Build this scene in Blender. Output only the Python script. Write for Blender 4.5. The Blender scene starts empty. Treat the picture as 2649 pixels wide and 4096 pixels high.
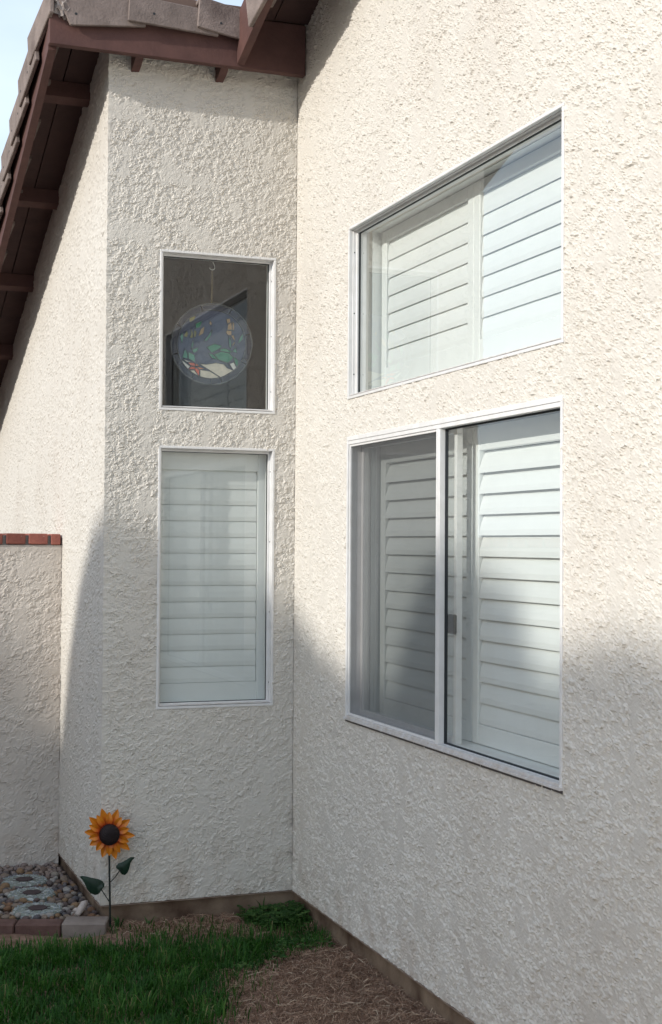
import bpy, bmesh, math, random
import numpy as np
from mathutils import Vector, Matrix

sc = bpy.context.scene
col = sc.collection
R = math.radians
rnd = random.Random(7)

# ------------------------------------------------------------------ camera
F_PX, PW, PH = 5618.56, 2649.0, 4096.0
YAW, PITCH, ROLL = 0.35334, 0.02322, 0.00653
CAM = np.array([-1.9981, -5.8818, 1.6])
_fw = np.array([math.sin(YAW)*math.cos(PITCH), math.cos(YAW)*math.cos(PITCH), math.sin(PITCH)])
_r0 = np.array([math.cos(YAW), -math.sin(YAW), 0.0])
_u0 = np.cross(_r0, _fw)
_rt = math.cos(ROLL)*_r0 + math.sin(ROLL)*_u0
_up = -math.sin(ROLL)*_r0 + math.cos(ROLL)*_u0
cd = bpy.data.cameras.new('camera')
cam = bpy.data.objects.new('camera', cd); col.objects.link(cam)
cam.matrix_world = Matrix(((_rt[0], _up[0], -_fw[0], CAM[0]), (_rt[1], _up[1], -_fw[1], CAM[1]),
                           (_rt[2], _up[2], -_fw[2], CAM[2]), (0, 0, 0, 1)))
cd.sensor_fit = 'VERTICAL'; cd.sensor_height = 36.0; cd.lens = 36.0*F_PX/PH
cd.clip_start = 0.05; cd.clip_end = 2000
sc.camera = cam

# ------------------------------------------------------------------ light
SA, SB = 0.40, 0.285                       # sun direction = (-1, -SB, SA)
sun_dir = Vector((-1, -SB, SA)).normalized()
EL = math.asin(sun_dir.z); AZ = math.atan2(sun_dir.x, sun_dir.y)
w = bpy.data.worlds.new('World'); sc.world = w; w.use_nodes = True
wn = w.node_tree.nodes; wl = w.node_tree.links
sky = wn.new('ShaderNodeTexSky'); sky.sky_type = 'NISHITA'; sky.sun_disc = False
sky.sun_elevation = EL; sky.sun_rotation = AZ % (2*math.pi)
sky.air_density = 1.0; sky.dust_density = 1.5; sky.ozone_density = 1.0
wtc = wn.new('ShaderNodeTexCoord'); wno = wn.new('ShaderNodeTexNoise'); wno.inputs['Scale'].default_value = 2.6; wno.inputs['Detail'].default_value = 7
wmap = wn.new('ShaderNodeMapping'); wmap.inputs['Scale'].default_value = (1, 1, 2.2); wl.new(wtc.outputs['Generated'], wmap.inputs[0]); wl.new(wmap.outputs[0], wno.inputs['Vector'])
wmr = wn.new('ShaderNodeMapRange'); wmr.inputs[1].default_value = 0.35; wmr.inputs[2].default_value = 0.68; wmr.inputs[3].default_value = 0.35; wmr.inputs[4].default_value = 0.90
wl.new(wno.outputs['Fac'], wmr.inputs[0])
wmx = wn.new('ShaderNodeMix'); wmx.data_type = 'RGBA'; wl.new(wmr.outputs[0], wmx.inputs[0]); wl.new(sky.outputs[0], wmx.inputs[6])
wmx.inputs[7].default_value = (3.85, 4.5, 5.35, 1)      # sunlit veil of thin cloud
wl.new(wmx.outputs[2], wn['Background'].inputs[0])
w.cycles.sampling_method = 'MANUAL'; w.cycles.sample_map_resolution = 1024
wn['Background'].inputs[1].default_value = 0.15
sd = bpy.data.lights.new('sun', 'SUN'); sd.energy = 2.0; sd.angle = R(0.8); sd.color = (1.0, 0.95, 0.87)
so = bpy.data.objects.new('sun', sd); col.objects.link(so)
so.rotation_euler = sun_dir.to_track_quat('Z', 'Y').to_euler()
sc.view_settings.view_transform = 'Standard'; sc.view_settings.look = 'None'
sc.view_settings.exposure = 0.69; sc.view_settings.gamma = 1.0
sc.view_settings.use_curve_mapping = False
sc.cycles.use_denoising = True; sc.cycles.use_light_tree = False; sc.cycles.denoiser = 'OPENIMAGEDENOISE'; sc.cycles.denoising_input_passes = 'RGB_ALBEDO_NORMAL'; sc.cycles.denoising_prefilter = 'ACCURATE'
sc.cycles.use_adaptive_sampling = False
sc.cycles.max_bounces = 10; sc.cycles.diffuse_bounces = 5; sc.cycles.transparent_max_bounces = 16
sc.cycles.caustics_reflective = False; sc.cycles.caustics_refractive = False

# ------------------------------------------------------------------ helpers
def on(px, py, ax, v):
    """point of the photograph's pixel (px, py) on the plane axis ax = v"""
    d = _fw + _rt*(px-PW/2)/F_PX - _up*(py-PH/2)/F_PX
    return CAM + d*((v-CAM[ax])/d[ax])

def mat(name, base, rough=0.8, spec=0.3, var=None, vscale=8.0, bump=None, bscale=60.0, metal=0.0, detail=4.0,
        var2=None, v2scale=2.0, v2lo=0.5, v2hi=0.7, objrand=0.0, coords='Object'):
    m = bpy.data.materials.new(name); m.use_nodes = True
    n = m.node_tree.nodes; l = m.node_tree.links; b = n['Principled BSDF']
    b.inputs['Base Color'].default_value = (*base, 1); b.inputs['Roughness'].default_value = rough
    b.inputs['Specular IOR Level'].default_value = spec; b.inputs['Metallic'].default_value = metal
    tc = n.new('ShaderNodeTexCoord'); src = tc.outputs[coords]
    last = None
    if var is not None:
        t = n.new('ShaderNodeTexNoise'); t.inputs['Scale'].default_value = vscale; t.inputs['Detail'].default_value = detail
        l.new(src, t.inputs['Vector'])
        cr = n.new('ShaderNodeValToRGB'); cr.color_ramp.elements[0].position = 0.3; cr.color_ramp.elements[1].position = 0.7
        cr.color_ramp.elements[0].color = (*base, 1); cr.color_ramp.elements[1].color = (*var, 1)
        l.new(t.outputs['Fac'], cr.inputs[0]); last = cr.outputs[0]
    if var2 is not None:
        t = n.new('ShaderNodeTexNoise'); t.inputs['Scale'].default_value = v2scale; t.inputs['Detail'].default_value = 6
        l.new(src, t.inputs['Vector'])
        mr = n.new('ShaderNodeMapRange'); mr.inputs[1].default_value = v2lo; mr.inputs[2].default_value = v2hi
        l.new(t.outputs['Fac'], mr.inputs[0])
        mx = n.new('ShaderNodeMix'); mx.data_type = 'RGBA'
        l.new(mr.outputs[0], mx.inputs[0])
        if last: l.new(last, mx.inputs[6])
        else: mx.inputs[6].default_value = (*base, 1)
        mx.inputs[7].default_value = (*var2, 1); last = mx.outputs[2]
    if objrand:
        oi = n.new('ShaderNodeObjectInfo'); hs = n.new('ShaderNodeHueSaturation')
        mr = n.new('ShaderNodeMapRange'); mr.inputs[3].default_value = 1-objrand; mr.inputs[4].default_value = 1+objrand
        l.new(oi.outputs['Random'], mr.inputs[0]); l.new(mr.outputs[0], hs.inputs['Value'])
        if last: l.new(last, hs.inputs['Color'])
        else: hs.inputs['Color'].default_value = (*base, 1)
        last = hs.outputs[0]
    if last: l.new(last, b.inputs['Base Color'])
    if bump:
        t = n.new('ShaderNodeTexNoise'); t.inputs['Scale'].default_value = bscale; t.inputs['Detail'].default_value = 5
        l.new(src, t.inputs['Vector'])
        bp = n.new('ShaderNodeBump'); bp.inputs['Strength'].default_value = 1.0; bp.inputs['Distance'].default_value = bump
        l.new(t.outputs['Fac'], bp.inputs['Height']); l.new(bp.outputs[0], b.inputs['Normal'])
    return m

def glass_mat(name, tint, dust=0.02, dscale=6.0):
    m = bpy.data.materials.new(name); m.use_nodes = True
    n = m.node_tree.nodes; l = m.node_tree.links; n.remove(n['Principled BSDF'])
    tr = n.new('ShaderNodeBsdfTransparent'); tr.inputs[0].default_value = (*tint, 1)
    gl = n.new('ShaderNodeBsdfGlossy'); gl.inputs['Roughness'].default_value = 0.0
    gl.inputs['Color'].default_value = (1, 1, 1, 1)
    lw = n.new('ShaderNodeLayerWeight'); lw.inputs['Blend'].default_value = 0.5      # Schlick, the same from both sides of the pane
    pw = n.new('ShaderNodeMath'); pw.operation = 'POWER'; pw.inputs[1].default_value = 5.0; l.new(lw.outputs['Facing'], pw.inputs[0])
    fr = n.new('ShaderNodeMath'); fr.operation = 'MULTIPLY_ADD'; fr.inputs[1].default_value = 0.957; fr.inputs[2].default_value = 0.043; l.new(pw.outputs[0], fr.inputs[0])
    a = n.new('ShaderNodeMath'); a.operation = 'MULTIPLY'; a.inputs[1].default_value = 2.0
    b = n.new('ShaderNodeMath'); b.operation = 'ADD'; b.inputs[1].default_value = 1.0
    c = n.new('ShaderNodeMath'); c.operation = 'DIVIDE'
    l.new(fr.outputs[0], a.inputs[0]); l.new(fr.outputs[0], b.inputs[0])
    l.new(a.outputs[0], c.inputs[0]); l.new(b.outputs[0], c.inputs[1])
    mx = n.new('ShaderNodeMixShader'); l.new(c.outputs[0], mx.inputs[0]); l.new(tr.outputs[0], mx.inputs[1]); l.new(gl.outputs[0], mx.inputs[2])
    df = n.new('ShaderNodeBsdfDiffuse'); df.inputs[0].default_value = (0.7, 0.7, 0.68, 1)
    tc = n.new('ShaderNodeTexCoord'); t = n.new('ShaderNodeTexNoise'); t.inputs['Scale'].default_value = dscale; t.inputs['Detail'].default_value = 8
    l.new(tc.outputs['Object'], t.inputs['Vector'])
    mr = n.new('ShaderNodeMapRange'); mr.inputs[1].default_value = 0.35; mr.inputs[2].default_value = 0.75
    mr.inputs[3].default_value = dust*0.3; mr.inputs[4].default_value = dust*1.8
    l.new(t.outputs['Fac'], mr.inputs[0])
    m2 = n.new('ShaderNodeMixShader'); l.new(mr.outputs[0], m2.inputs[0]); l.new(mx.outputs[0], m2.inputs[1]); l.new(df.outputs[0], m2.inputs[2])
    l.new(m2.outputs[0], n['Material Output'].inputs[0])
    return m

def screen_mat(name, colr, open_):
    m = bpy.data.materials.new(name); m.use_nodes = True
    n = m.node_tree.nodes; l = m.node_tree.links; n.remove(n['Principled BSDF'])
    tr = n.new('ShaderNodeBsdfTransparent'); df = n.new('ShaderNodeBsdfDiffuse'); df.inputs[0].default_value = (*colr, 1)
    mx = n.new('ShaderNodeMixShader'); mx.inputs[0].default_value = 1-open_
    l.new(tr.outputs[0], mx.inputs[1]); l.new(df.outputs[0], mx.inputs[2]); l.new(mx.outputs[0], n['Material Output'].inputs[0])
    return m

class MB:
    """collects shapes; build() links them as one mesh object"""
    def __init__(self, f=None): self.v = []; self.f = []; self.map = f
    def _add(self, vs, fs):
        o = len(self.v)
        self.v += [self.map(*p) if self.map else tuple(p) for p in vs]
        self.f += [tuple(i+o for i in q) for q in fs]
    def box(self, x0, x1, y0, y1, z0, z1, b=0.0):
        if b <= 0:
            vs = [(x, y, z) for z in (z0, z1) for y in (y0, y1) for x in (x0, x1)]
            self._add(vs, [(0, 2, 3, 1), (4, 5, 7, 6), (0, 1, 5, 4), (2, 6, 7, 3), (0, 4, 6, 2), (1, 3, 7, 5)]); return
        bm = bmesh.new(); bmesh.ops.create_cube(bm, size=1)
        for v in bm.verts:
            v.co = Vector(((x0+x1)/2+v.co.x*(x1-x0), (y0+y1)/2+v.co.y*(y1-y0), (z0+z1)/2+v.co.z*(z1-z0)))
        bmesh.ops.bevel(bm, geom=list(bm.edges), offset=b, segments=1, affect='EDGES')
        self.bm(bm)
    def bm(self, bm):
        bm.verts.index_update()
        self._add([tuple(v.co) for v in bm.verts], [tuple(v.index for v in f.verts) for f in bm.faces]); bm.free()
    def prism(self, poly, dvec):
        """closed prism: polygon (3-D points) swept by dvec"""
        n = len(poly); d = Vector(dvec)
        vs = [tuple(p) for p in poly] + [tuple(Vector(p)+d) for p in poly]
        fs = [tuple(range(n-1, -1, -1)), tuple(range(n, 2*n))]
        fs += [(i, (i+1) % n, n+(i+1) % n, n+i) for i in range(n)]
        self._add(vs, fs)
    def tube(self, pts, rad, n=6, cap=True):
        pts = [Vector(p) for p in pts]; vs = []; fs = []
        rads = rad if isinstance(rad, (list, tuple)) else [rad]*len(pts)
        for i, p in enumerate(pts):
            t = (pts[min(i+1, len(pts)-1)]-pts[max(i-1, 0)]).normalized()
            a = t.orthogonal().normalized() if abs(t.z) > 0.99 else t.cross(Vector((0, 0, 1))).normalized()
            b = t.cross(a)
            for k in range(n):
                q = 2*math.pi*k/n
                vs.append(tuple(p+(a*math.cos(q)+b*math.sin(q))*rads[i]))
        for i in range(len(pts)-1):
            for k in range(n):
                fs.append((i*n+k, i*n+(k+1) % n, (i+1)*n+(k+1) % n, (i+1)*n+k))
        if cap:
            fs.append(tuple(range(n-1, -1, -1))); fs.append(tuple((len(pts)-1)*n+k for k in range(n)))
        self._add(vs, fs)
    def mesh(self, name):
        me = bpy.data.meshes.new(name); me.from_pydata(self.v, [], self.f); me.update(); return me
    def build(self, name, m, parent=None, smooth=False, fix=True):
        me = self.mesh(name)
        if fix:
            bm = bmesh.new(); bm.from_mesh(me); bmesh.ops.recalc_face_normals(bm, faces=bm.faces); bm.to_mesh(me); bm.free()
        return link(name, me, m, parent, smooth)

def link(name, me, m, parent=None, smooth=False):
    if m is not None and not me.materials: me.materials.append(m)
    if smooth: me.polygons.foreach_set('use_smooth', np.ones(len(me.polygons), bool))
    o = bpy.data.objects.new(name, me); col.objects.link(o); adopt(o, parent); return o

def adopt(o, parent):
    if parent is None: return
    o.parent = parent
    if parent.type == 'EMPTY': o.matrix_parent_inverse = Matrix.Translation(-parent.location)

def empty(name, loc, label=None, cat=None, group=None, kind=None):
    o = bpy.data.objects.new(name, None); col.objects.link(o); o.location = loc; o.empty_display_size = 0.1
    return tag(o, label, cat, group, kind)

def tag(o, label=None, cat=None, group=None, kind=None):
    if label: o['label'] = label
    if cat: o['category'] = cat
    if group: o['group'] = group
    if kind: o['kind'] = kind
    return o

# numpy gradient noise -------------------------------------------------
def gnoise(x, y, seed=0):
    rs = np.random.RandomState(seed); P = rs.permutation(1024); G = rs.rand(1024)*2*np.pi
    gx, gy = np.cos(G), np.sin(G)
    xi = np.floor(x).astype(np.int64); yi = np.floor(y).astype(np.int64); xf = x-xi; yf = y-yi
    u = xf*xf*xf*(xf*(xf*6-15)+10); v = yf*yf*yf*(yf*(yf*6-15)+10)
    def g(i, j, dx, dy):
        h = P[(P[i & 1023]+j) & 1023]; return gx[h]*dx+gy[h]*dy
    a = g(xi, yi, xf, yf); b = g(xi+1, yi, xf-1, yf); c = g(xi, yi+1, xf, yf-1); d = g(xi+1, yi+1, xf-1, yf-1)
    return ((a+(b-a)*u)+((c+(d-c)*u)-(a+(b-a)*u))*v)*1.5

def sstep(a, b, x):
    t = np.clip((x-a)/(b-a), 0, 1); return t*t*(3-2*t)

def stucco(u, v, seed, cell=0.04, cover=0.0, h=0.005, grain=0.0012):
    """troweled lace stucco: ragged flat-topped scales, each with a steep broken edge, over a grainy base"""
    wu = u+0.45*cell*gnoise(u/(cell*.6), v/(cell*.6), seed+1)+0.15*cell*gnoise(u/(cell*.2), v/(cell*.2), seed+11)
    wv = v+0.45*cell*gnoise(u/(cell*.6), v/(cell*.6), seed+2)+0.15*cell*gnoise(u/(cell*.2), v/(cell*.2), seed+12)
    big = gnoise(u/0.22, v/0.22, seed+5)+0.5*gnoise(u/0.6, v/0.6, seed+6)
    out = 0
    p_any = 0
    for k, (c, hh, t0) in enumerate(((cell*1.9, h, 0.05), (cell, h*.85, 0.10), (cell*.62, h*.6, 0.22))):
        n = gnoise(wu/c+17*k, wv/c-9*k, seed+20+k)+0.35*gnoise(wu/c*2.3, wv/c*2.3, seed+30+k)
        th = t0+cover-0.18*big
        p = sstep(th, th+0.035*cell/c*1.6, n)
        edge = np.clip(1-(n-th)/0.55, 0, 1)          # the rim stands proud, the middle is pressed flat
        out = out+hh*p*(0.45+0.55*edge)
        p_any = np.maximum(p_any, p)
    g = gnoise(u/0.012, v/0.012, seed+7)+0.7*gnoise(u/0.0065, v/0.0065, seed+8)
    roughzone = sstep(-0.3, 0.4, gnoise(u/0.15, v/0.15, seed+9))
    flat = sstep(0.22, 0.46, gnoise(wu/0.09, wv/0.13, seed+40))*0.7
    out = out*(1-flat)+h*0.9*flat
    return out+(1-flat)*grain*g*(1.1-0.8*p_any)*(0.5+0.9*roughzone)

def wall_grid(us, vs, mapf, hf, holes, keep=None):
    """displaced wall skin as arrays: returns mesh; mapf(u, v, h) -> xyz arrays"""
    U, V = np.meshgrid(us, vs); H = hf(U, V)
    X, Y, Z = mapf(U, V, H)
    co = np.stack([X, Y, Z], -1).reshape(-1, 3)
    nu, nv = len(us), len(vs)
    i = np.arange(nv-1)[:, None]*nu+np.arange(nu-1)[None, :]
    uc = (us[1:]+us[:-1])/2; vc = (vs[1:]+vs[:-1])/2
    ok = np.ones((nv-1, nu-1), bool)
    for (a, b, c, d) in holes:
        ok &= ~((uc[None, :] > a) & (uc[None, :] < b) & (vc[:, None] > c) & (vc[:, None] < d))
    if keep is not None: ok &= keep(uc[None, :]+0*vc[:, None], vc[:, None]+0*uc[None, :])
    i = i[ok]
    q = np.stack([i, i+1, i+1+nu, i+nu], -1)
    return co, q

def np_mesh(name, co, quads, flip=False, smooth=False):
    if flip: quads = quads[:, ::-1]
    used = np.zeros(len(co), bool); used[quads.ravel()] = True
    idx = np.cumsum(used)-1; co = co[used]; quads = idx[quads]
    me = bpy.data.meshes.new(name)
    me.vertices.add(len(co)); me.vertices.foreach_set('co', np.ascontiguousarray(co, dtype=np.float32).ravel())
    me.loops.add(quads.size); me.loops.foreach_set('vertex_index', quads.astype(np.int32).ravel())
    me.polygons.add(len(quads)); me.polygons.foreach_set('loop_start', np.arange(len(quads), dtype=np.int32)*quads.shape[1])
    me.polygons.foreach_set('use_smooth', np.full(len(quads), smooth, bool))
    me.update(calc_edges=True); me.validate(); return me

def boxes_arrays(bxs):
    co = []; q = []
    for (x0, x1, y0, y1, z0, z1) in bxs:
        o = len(co)
        co += [(x, y, z) for z in (z0, z1) for y in (y0, y1) for x in (x0, x1)]
        q += [tuple(o+k for k in f) for f in [(0, 2, 3, 1), (4, 5, 7, 6), (0, 1, 5, 4), (2, 6, 7, 3), (0, 4, 6, 2), (1, 3, 7, 5)]]
    return np.array(co, float), np.array(q)

# ------------------------------------------------------------------ materials
def stucco_mat(name, base, var, dirt):
    m = mat(name, base, 0.92, 0.12, var=var, vscale=3.0, bump=0.0012, bscale=190.0, var2=dirt, v2scale=1.3, v2lo=0.50, v2hi=0.80)
    n = m.node_tree.nodes; l = m.node_tree.links; b = n['Principled BSDF']
    tc = n.new('ShaderNodeTexCoord'); sp = n.new('ShaderNodeSeparateXYZ'); l.new(tc.outputs['Object'], sp.inputs[0])
    mp = n.new('ShaderNodeMapping'); mp.inputs['Scale'].default_value = (11, 11, 9); l.new(tc.outputs['Object'], mp.inputs[0])
    t = n.new('ShaderNodeTexNoise'); t.inputs['Scale'].default_value = 1.0; t.inputs['Detail'].default_value = 7; l.new(mp.outputs[0], t.inputs['Vector'])
    mr = n.new('ShaderNodeMapRange'); mr.inputs[1].default_value = 0.42; mr.inputs[2].default_value = 0.06; l.new(sp.outputs[2], mr.inputs[0])   # splash height
    m2 = n.new('ShaderNodeMapRange'); m2.inputs[1].default_value = 0.46; m2.inputs[2].default_value = 0.95; l.new(t.outputs['Fac'], m2.inputs[0])
    mu = n.new('ShaderNodeMath'); mu.operation = 'MULTIPLY'; l.new(mr.outputs[0], mu.inputs[0]); l.new(m2.outputs[0], mu.inputs[1])
    mx = n.new('ShaderNodeMix'); mx.data_type = 'RGBA'; l.new(mu.outputs[0], mx.inputs[0])
    l.new(b.inputs['Base Color'].links[0].from_socket, mx.inputs[6]); mx.inputs[7].default_value = (0.36, 0.27, 0.20, 1)
    # rusty run along the inside corner
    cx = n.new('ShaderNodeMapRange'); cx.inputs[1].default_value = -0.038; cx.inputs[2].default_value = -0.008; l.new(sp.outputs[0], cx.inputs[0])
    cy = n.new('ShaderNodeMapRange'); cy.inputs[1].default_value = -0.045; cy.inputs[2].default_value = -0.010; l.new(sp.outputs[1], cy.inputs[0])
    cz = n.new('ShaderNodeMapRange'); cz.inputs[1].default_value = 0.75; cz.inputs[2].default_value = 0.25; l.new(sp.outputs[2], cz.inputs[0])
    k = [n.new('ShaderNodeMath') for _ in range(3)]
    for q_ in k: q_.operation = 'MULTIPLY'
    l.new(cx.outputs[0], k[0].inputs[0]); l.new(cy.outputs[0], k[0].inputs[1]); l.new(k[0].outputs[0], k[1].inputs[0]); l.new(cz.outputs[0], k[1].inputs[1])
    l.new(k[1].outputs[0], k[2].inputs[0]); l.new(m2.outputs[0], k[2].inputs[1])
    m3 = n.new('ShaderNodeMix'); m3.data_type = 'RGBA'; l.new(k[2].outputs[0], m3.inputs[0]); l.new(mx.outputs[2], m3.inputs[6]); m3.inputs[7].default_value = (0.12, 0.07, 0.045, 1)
    l.new(m3.outputs[2], b.inputs['Base Color']); return m
M = {}
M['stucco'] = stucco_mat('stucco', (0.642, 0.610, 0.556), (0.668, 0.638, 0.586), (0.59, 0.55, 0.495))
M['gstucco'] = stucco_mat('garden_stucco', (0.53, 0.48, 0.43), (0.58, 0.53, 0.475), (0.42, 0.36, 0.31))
M['concrete'] = mat('foundation_concrete', (0.30, 0.225, 0.16), 0.9, 0.15, var=(0.22, 0.16, 0.115), vscale=9, bump=0.006, bscale=45, var2=(0.09, 0.055, 0.038), v2scale=5, v2lo=.42, v2hi=.68)
M['white'] = mat('white_aluminium', (0.79, 0.79, 0.79), 0.38, 0.5, var=(0.71, 0.705, 0.695), vscale=20)
M['sill'] = mat('weathered_sill', (0.72, 0.71, 0.71), 0.5, 0.4, var=(0.58, 0.54, 0.50), vscale=30, detail=8)
M['track'] = mat('dark_track', (0.10, 0.09, 0.09), 0.7)
M['gasket'] = mat('rubber_gasket', (0.03, 0.035, 0.04), 0.6)
M['latch'] = mat('latch_plastic', (0.02, 0.025, 0.025), 0.5)
M['shutter'] = mat('shutter_paint', (0.80, 0.82, 0.81), 0.45, 0.4, var=(0.78, 0.80, 0.79), vscale=14)
M['maroon'] = mat('maroon_trim_paint', (0.128, 0.066, 0.058), 0.7, 0.25, var=(0.095, 0.050, 0.045), vscale=12, bump=0.002, bscale=50)
M['plank'] = mat('brown_soffit_paint', (0.085, 0.05, 0.046), 0.75, 0.2, var=(0.065, 0.04, 0.038), vscale=9, bump=0.002, bscale=40)
M['tile'] = mat('concrete_roof_tile', (0.27, 0.22, 0.20), 0.9, 0.15, var=(0.19, 0.155, 0.14), vscale=14, bump=0.003, bscale=110, var2=(0.13, 0.10, 0.09), v2scale=6, v2lo=.55, v2hi=.75, objrand=0.12)
M['mortar'] = mat('pale_mortar', (0.42, 0.37, 0.34), 0.95, 0.1, var=(0.22, 0.19, 0.18), vscale=30, bump=0.008, bscale=60)
M['deck'] = mat('roof_deck', (0.16, 0.11, 0.09), 0.9)
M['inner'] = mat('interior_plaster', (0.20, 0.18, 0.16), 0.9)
M['glass'] = glass_mat('window_glass', (0.935, 0.962, 0.952), 0.012)
M['dusty'] = glass_mat('dusty_window_glass', (0.935, 0.962, 0.952), 0.022, 9.0)
M['screen'] = screen_mat('insect_screen', (0.10, 0.103, 0.110), 0.55)

# ------------------------------------------------------------------ dimensions (metres; z = 0 ground at the inner corner)
WB = 0.845            # the short wall spans X -WB..0 at Y = 0; long wall X = 0, Y < 0; flank wall X = -WB, Y > 0
ZS = 0.083            # lower edge of the stucco
SL = 0.335            # roof pitch
def zb(y): return 3.60-SL*y           # lower edge of the rake boards
YO = 0.13                             # overhang in front of the short wall
RW = [(0.658, 2.374, 2.179, 2.867), (0.658, 2.374, 0.906, 2.029)]      # long wall windows (u = -Y, z)
BW = [(-0.618, -0.096, 2.172, 2.862), (-0.618, -0.096, 0.894, 2.019)]  # short wall windows (u = X, z)

# ------------------------------------------------------------------ ground
def ground_mat():
    m = bpy.data.materials.new('soil'); m.use_nodes = True
    n = m.node_tree.nodes; l = m.node_tree.links; b = n['Principled BSDF']
    b.inputs['Roughness'].default_value = 0.95; b.inputs['Specular IOR Level'].default_value = 0.1
    tc = n.new('ShaderNodeTexCoord')
    t = n.new('ShaderNodeTexNoise'); t.inputs['Scale'].default_value = 28; t.inputs['Detail'].default_value = 8
    l.new(tc.outputs['Object'], t.inputs['Vector'])
    cr = n.new('ShaderNodeValToRGB'); cr.color_ramp.elements[0].position = .3; cr.color_ramp.elements[1].position = .72
    cr.color_ramp.elements[0].color = (0.13, 0.080, 0.058, 1); cr.color_ramp.elements[1].color = (0.30, 0.20, 0.145, 1)
    l.new(t.outputs['Fac'], cr.inputs[0]); l.new(cr.outputs[0], b.inputs['Base Color'])
    bp = n.new('ShaderNodeBump'); bp.inputs['Distance'].default_value = 0.02
    l.new(t.outputs['Fac'], bp.inputs['Height']); l.new(bp.outputs[0], b.inputs['Normal'])
    return m
M['soil'] = ground_mat()
us = np.concatenate([np.linspace(-300, -4, 12), np.linspace(-3.6, 0.4, 130), np.linspace(4, 300, 12)])
vs = np.concatenate([np.linspace(-300, -7, 12), np.linspace(-3.4, 1.4, 150), np.linspace(5, 400, 12)])
def gh(x, y):
    h = 0.018*gnoise(x/0.35, y/0.35, 31)+0.010*gnoise(x/0.09, y/0.09, 32)
    near = np.exp(-((np.maximum(np.abs(x+1.2)-2, 0))**2+(np.maximum(np.abs(y+1)-2.4, 0))**2))
    return h*near-0.004
co, q = wall_grid(us, vs, lambda U, V, H: (U, V, H), gh, [])
ground = link('ground', np_mesh('ground', co, q, smooth=True), M['soil']); tag(ground, 'brown soil ground around the house', None, None, 'structure')
_GX = np.arange(-2.6, 0.3, .02); _GY = np.arange(-3.0, 1.4, .02); _GZ = gh(*np.meshgrid(_GX, _GY))
def gz(x, y): return float(_GZ[min(max(int((y+3.0)/.02+.5), 0), len(_GY)-1), min(max(int((x+2.6)/.02+.5), 0), len(_GX)-1)])

f = MB(); f.box(-9.0, -0.02, -14, -3.3, -0.1, 0.022, .01)  # unseen slab added behind the viewer to bounce fill light onto the walls
M['bounce_slab'] = mat('pale_concrete', (0.46, 0.44, 0.41), 0.9, 0.2, var=(0.40, 0.38, 0.35), vscale=5, bump=.002, bscale=80)
tag(f.build('bounce_slab', M['bounce_slab']), 'pale concrete slab added unseen behind the viewer to bounce light', None, None, 'structure')

# ------------------------------------------------------------------ house
house = empty('house', (0, 0, 0), 'beige stucco house with white framed windows and maroon eaves', 'house')

def corner_noise(v): return 0.003+0.0028*gnoise(v/0.03, v*0+7.7, 55)+0.002*gnoise(v/0.011, v*0+3.1, 56)

# long wall (X = 0), u = -Y
def rmap(U, V, H): return (-H, -U, V)
def rh(U, V):
    h = stucco(U, V, 101, 0.022, 0.11, 0.0043, 0.0010)
    for (pu, pz, ru, rz) in ((1.53, .80, .010, .012), (1.535, .765, .008, .018), (1.55, .715, .012, .020), (1.545, .685, .016, .010)):
        h = h+0.006*np.exp(-((U-pu)/ru)**2-((V-pz)/rz)**2)*(1+.5*gnoise(U/.01, V/.01, 5))
    return h*sstep(-0.002, 0.02, U)
us = np.concatenate([np.arange(0, 3.2, 0.0058)]); vs = np.arange(ZS, 3.95, 0.0044)
holes = [(a+.008, b-.008, c+.008, d-.008) for a, b, c, d in RW]
co, q = wall_grid(us, vs, rmap, rh, holes)
bx = []
u0s = [RW[0][0]+.008, RW[0][1]-.008]
zz = [(RW[1][2]+.008, RW[1][3]-.008), (RW[0][2]+.008, RW[0][3]-.008)]
T0, T1 = 0.010, 0.115
for (z0, z1) in ((ZS, zz[0][0]), (zz[0][1], zz[1][0]), (zz[1][1], 3.84)):
    bx.append((T0, T1, -u0s[1], -u0s[0], z0, z1))
bx.append((T0, T1, -u0s[0], 0.115, ZS, 3.75)); bx.append((T0, T1, -3.2, -u0s[1], ZS, 4.6)); bx.append((0, T1, -8, -3.2, ZS, 6.2))
c2, q2 = boxes_arrays(bx)
me = np_mesh('wall', np.concatenate([co, c2]), np.concatenate([q[:, ::-1], q2+len(co)]))
# flat shading for backing boxes is invisible; keep smooth
w_right = link('wall', me, M['stucco'], house); w_right['label'] = 'long cream stucco wall holding the two wide windows, sunlit above'

# short wall (Y = 0), u = X
def bmap(U, V, H):
    d = np.clip(1-(U+WB)/0.02, 0, 1); c = corner_noise(V)
    return (U-d*c, -(H*(1-d)+c*d), V)
def bh(U, V): return stucco(U, V, 202, 0.022, 0.04, 0.0036, 0.0020)
us = np.linspace(-WB, -0.002, 212); vs = np.arange(ZS, 3.80, 0.0040)
holes = [(a+.006, b-.006, c+.006, d-.006) for a, b, c, d in BW]
co, q = wall_grid(us, vs, bmap, bh, holes)
bx = []; a0, a1 = BW[0][0]+.006, BW[0][1]-.006
bz = [(BW[1][2]+.006, BW[1][3]-.006), (BW[0][2]+.006, BW[0][3]-.006)]
bx += [(-WB+.01, a0, T0, T1, ZS, 3.8), (a1, 0.009, T0, T1, ZS, 3.8)]
for (z0, z1) in ((ZS, bz[0][0]), (bz[0][1], bz[1][0]), (bz[1][1], 3.8)): bx.append((a0, a1, T0, T1, z0, z1))
c2, q2 = boxes_arrays(bx)
w_back = link('wall', np_mesh('wall', np.concatenate([co, c2]), np.concatenate([q, q2+len(co)])), M['stucco'], house)
w_back['label'] = 'short rough stucco wall holding the two narrow windows'

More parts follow.
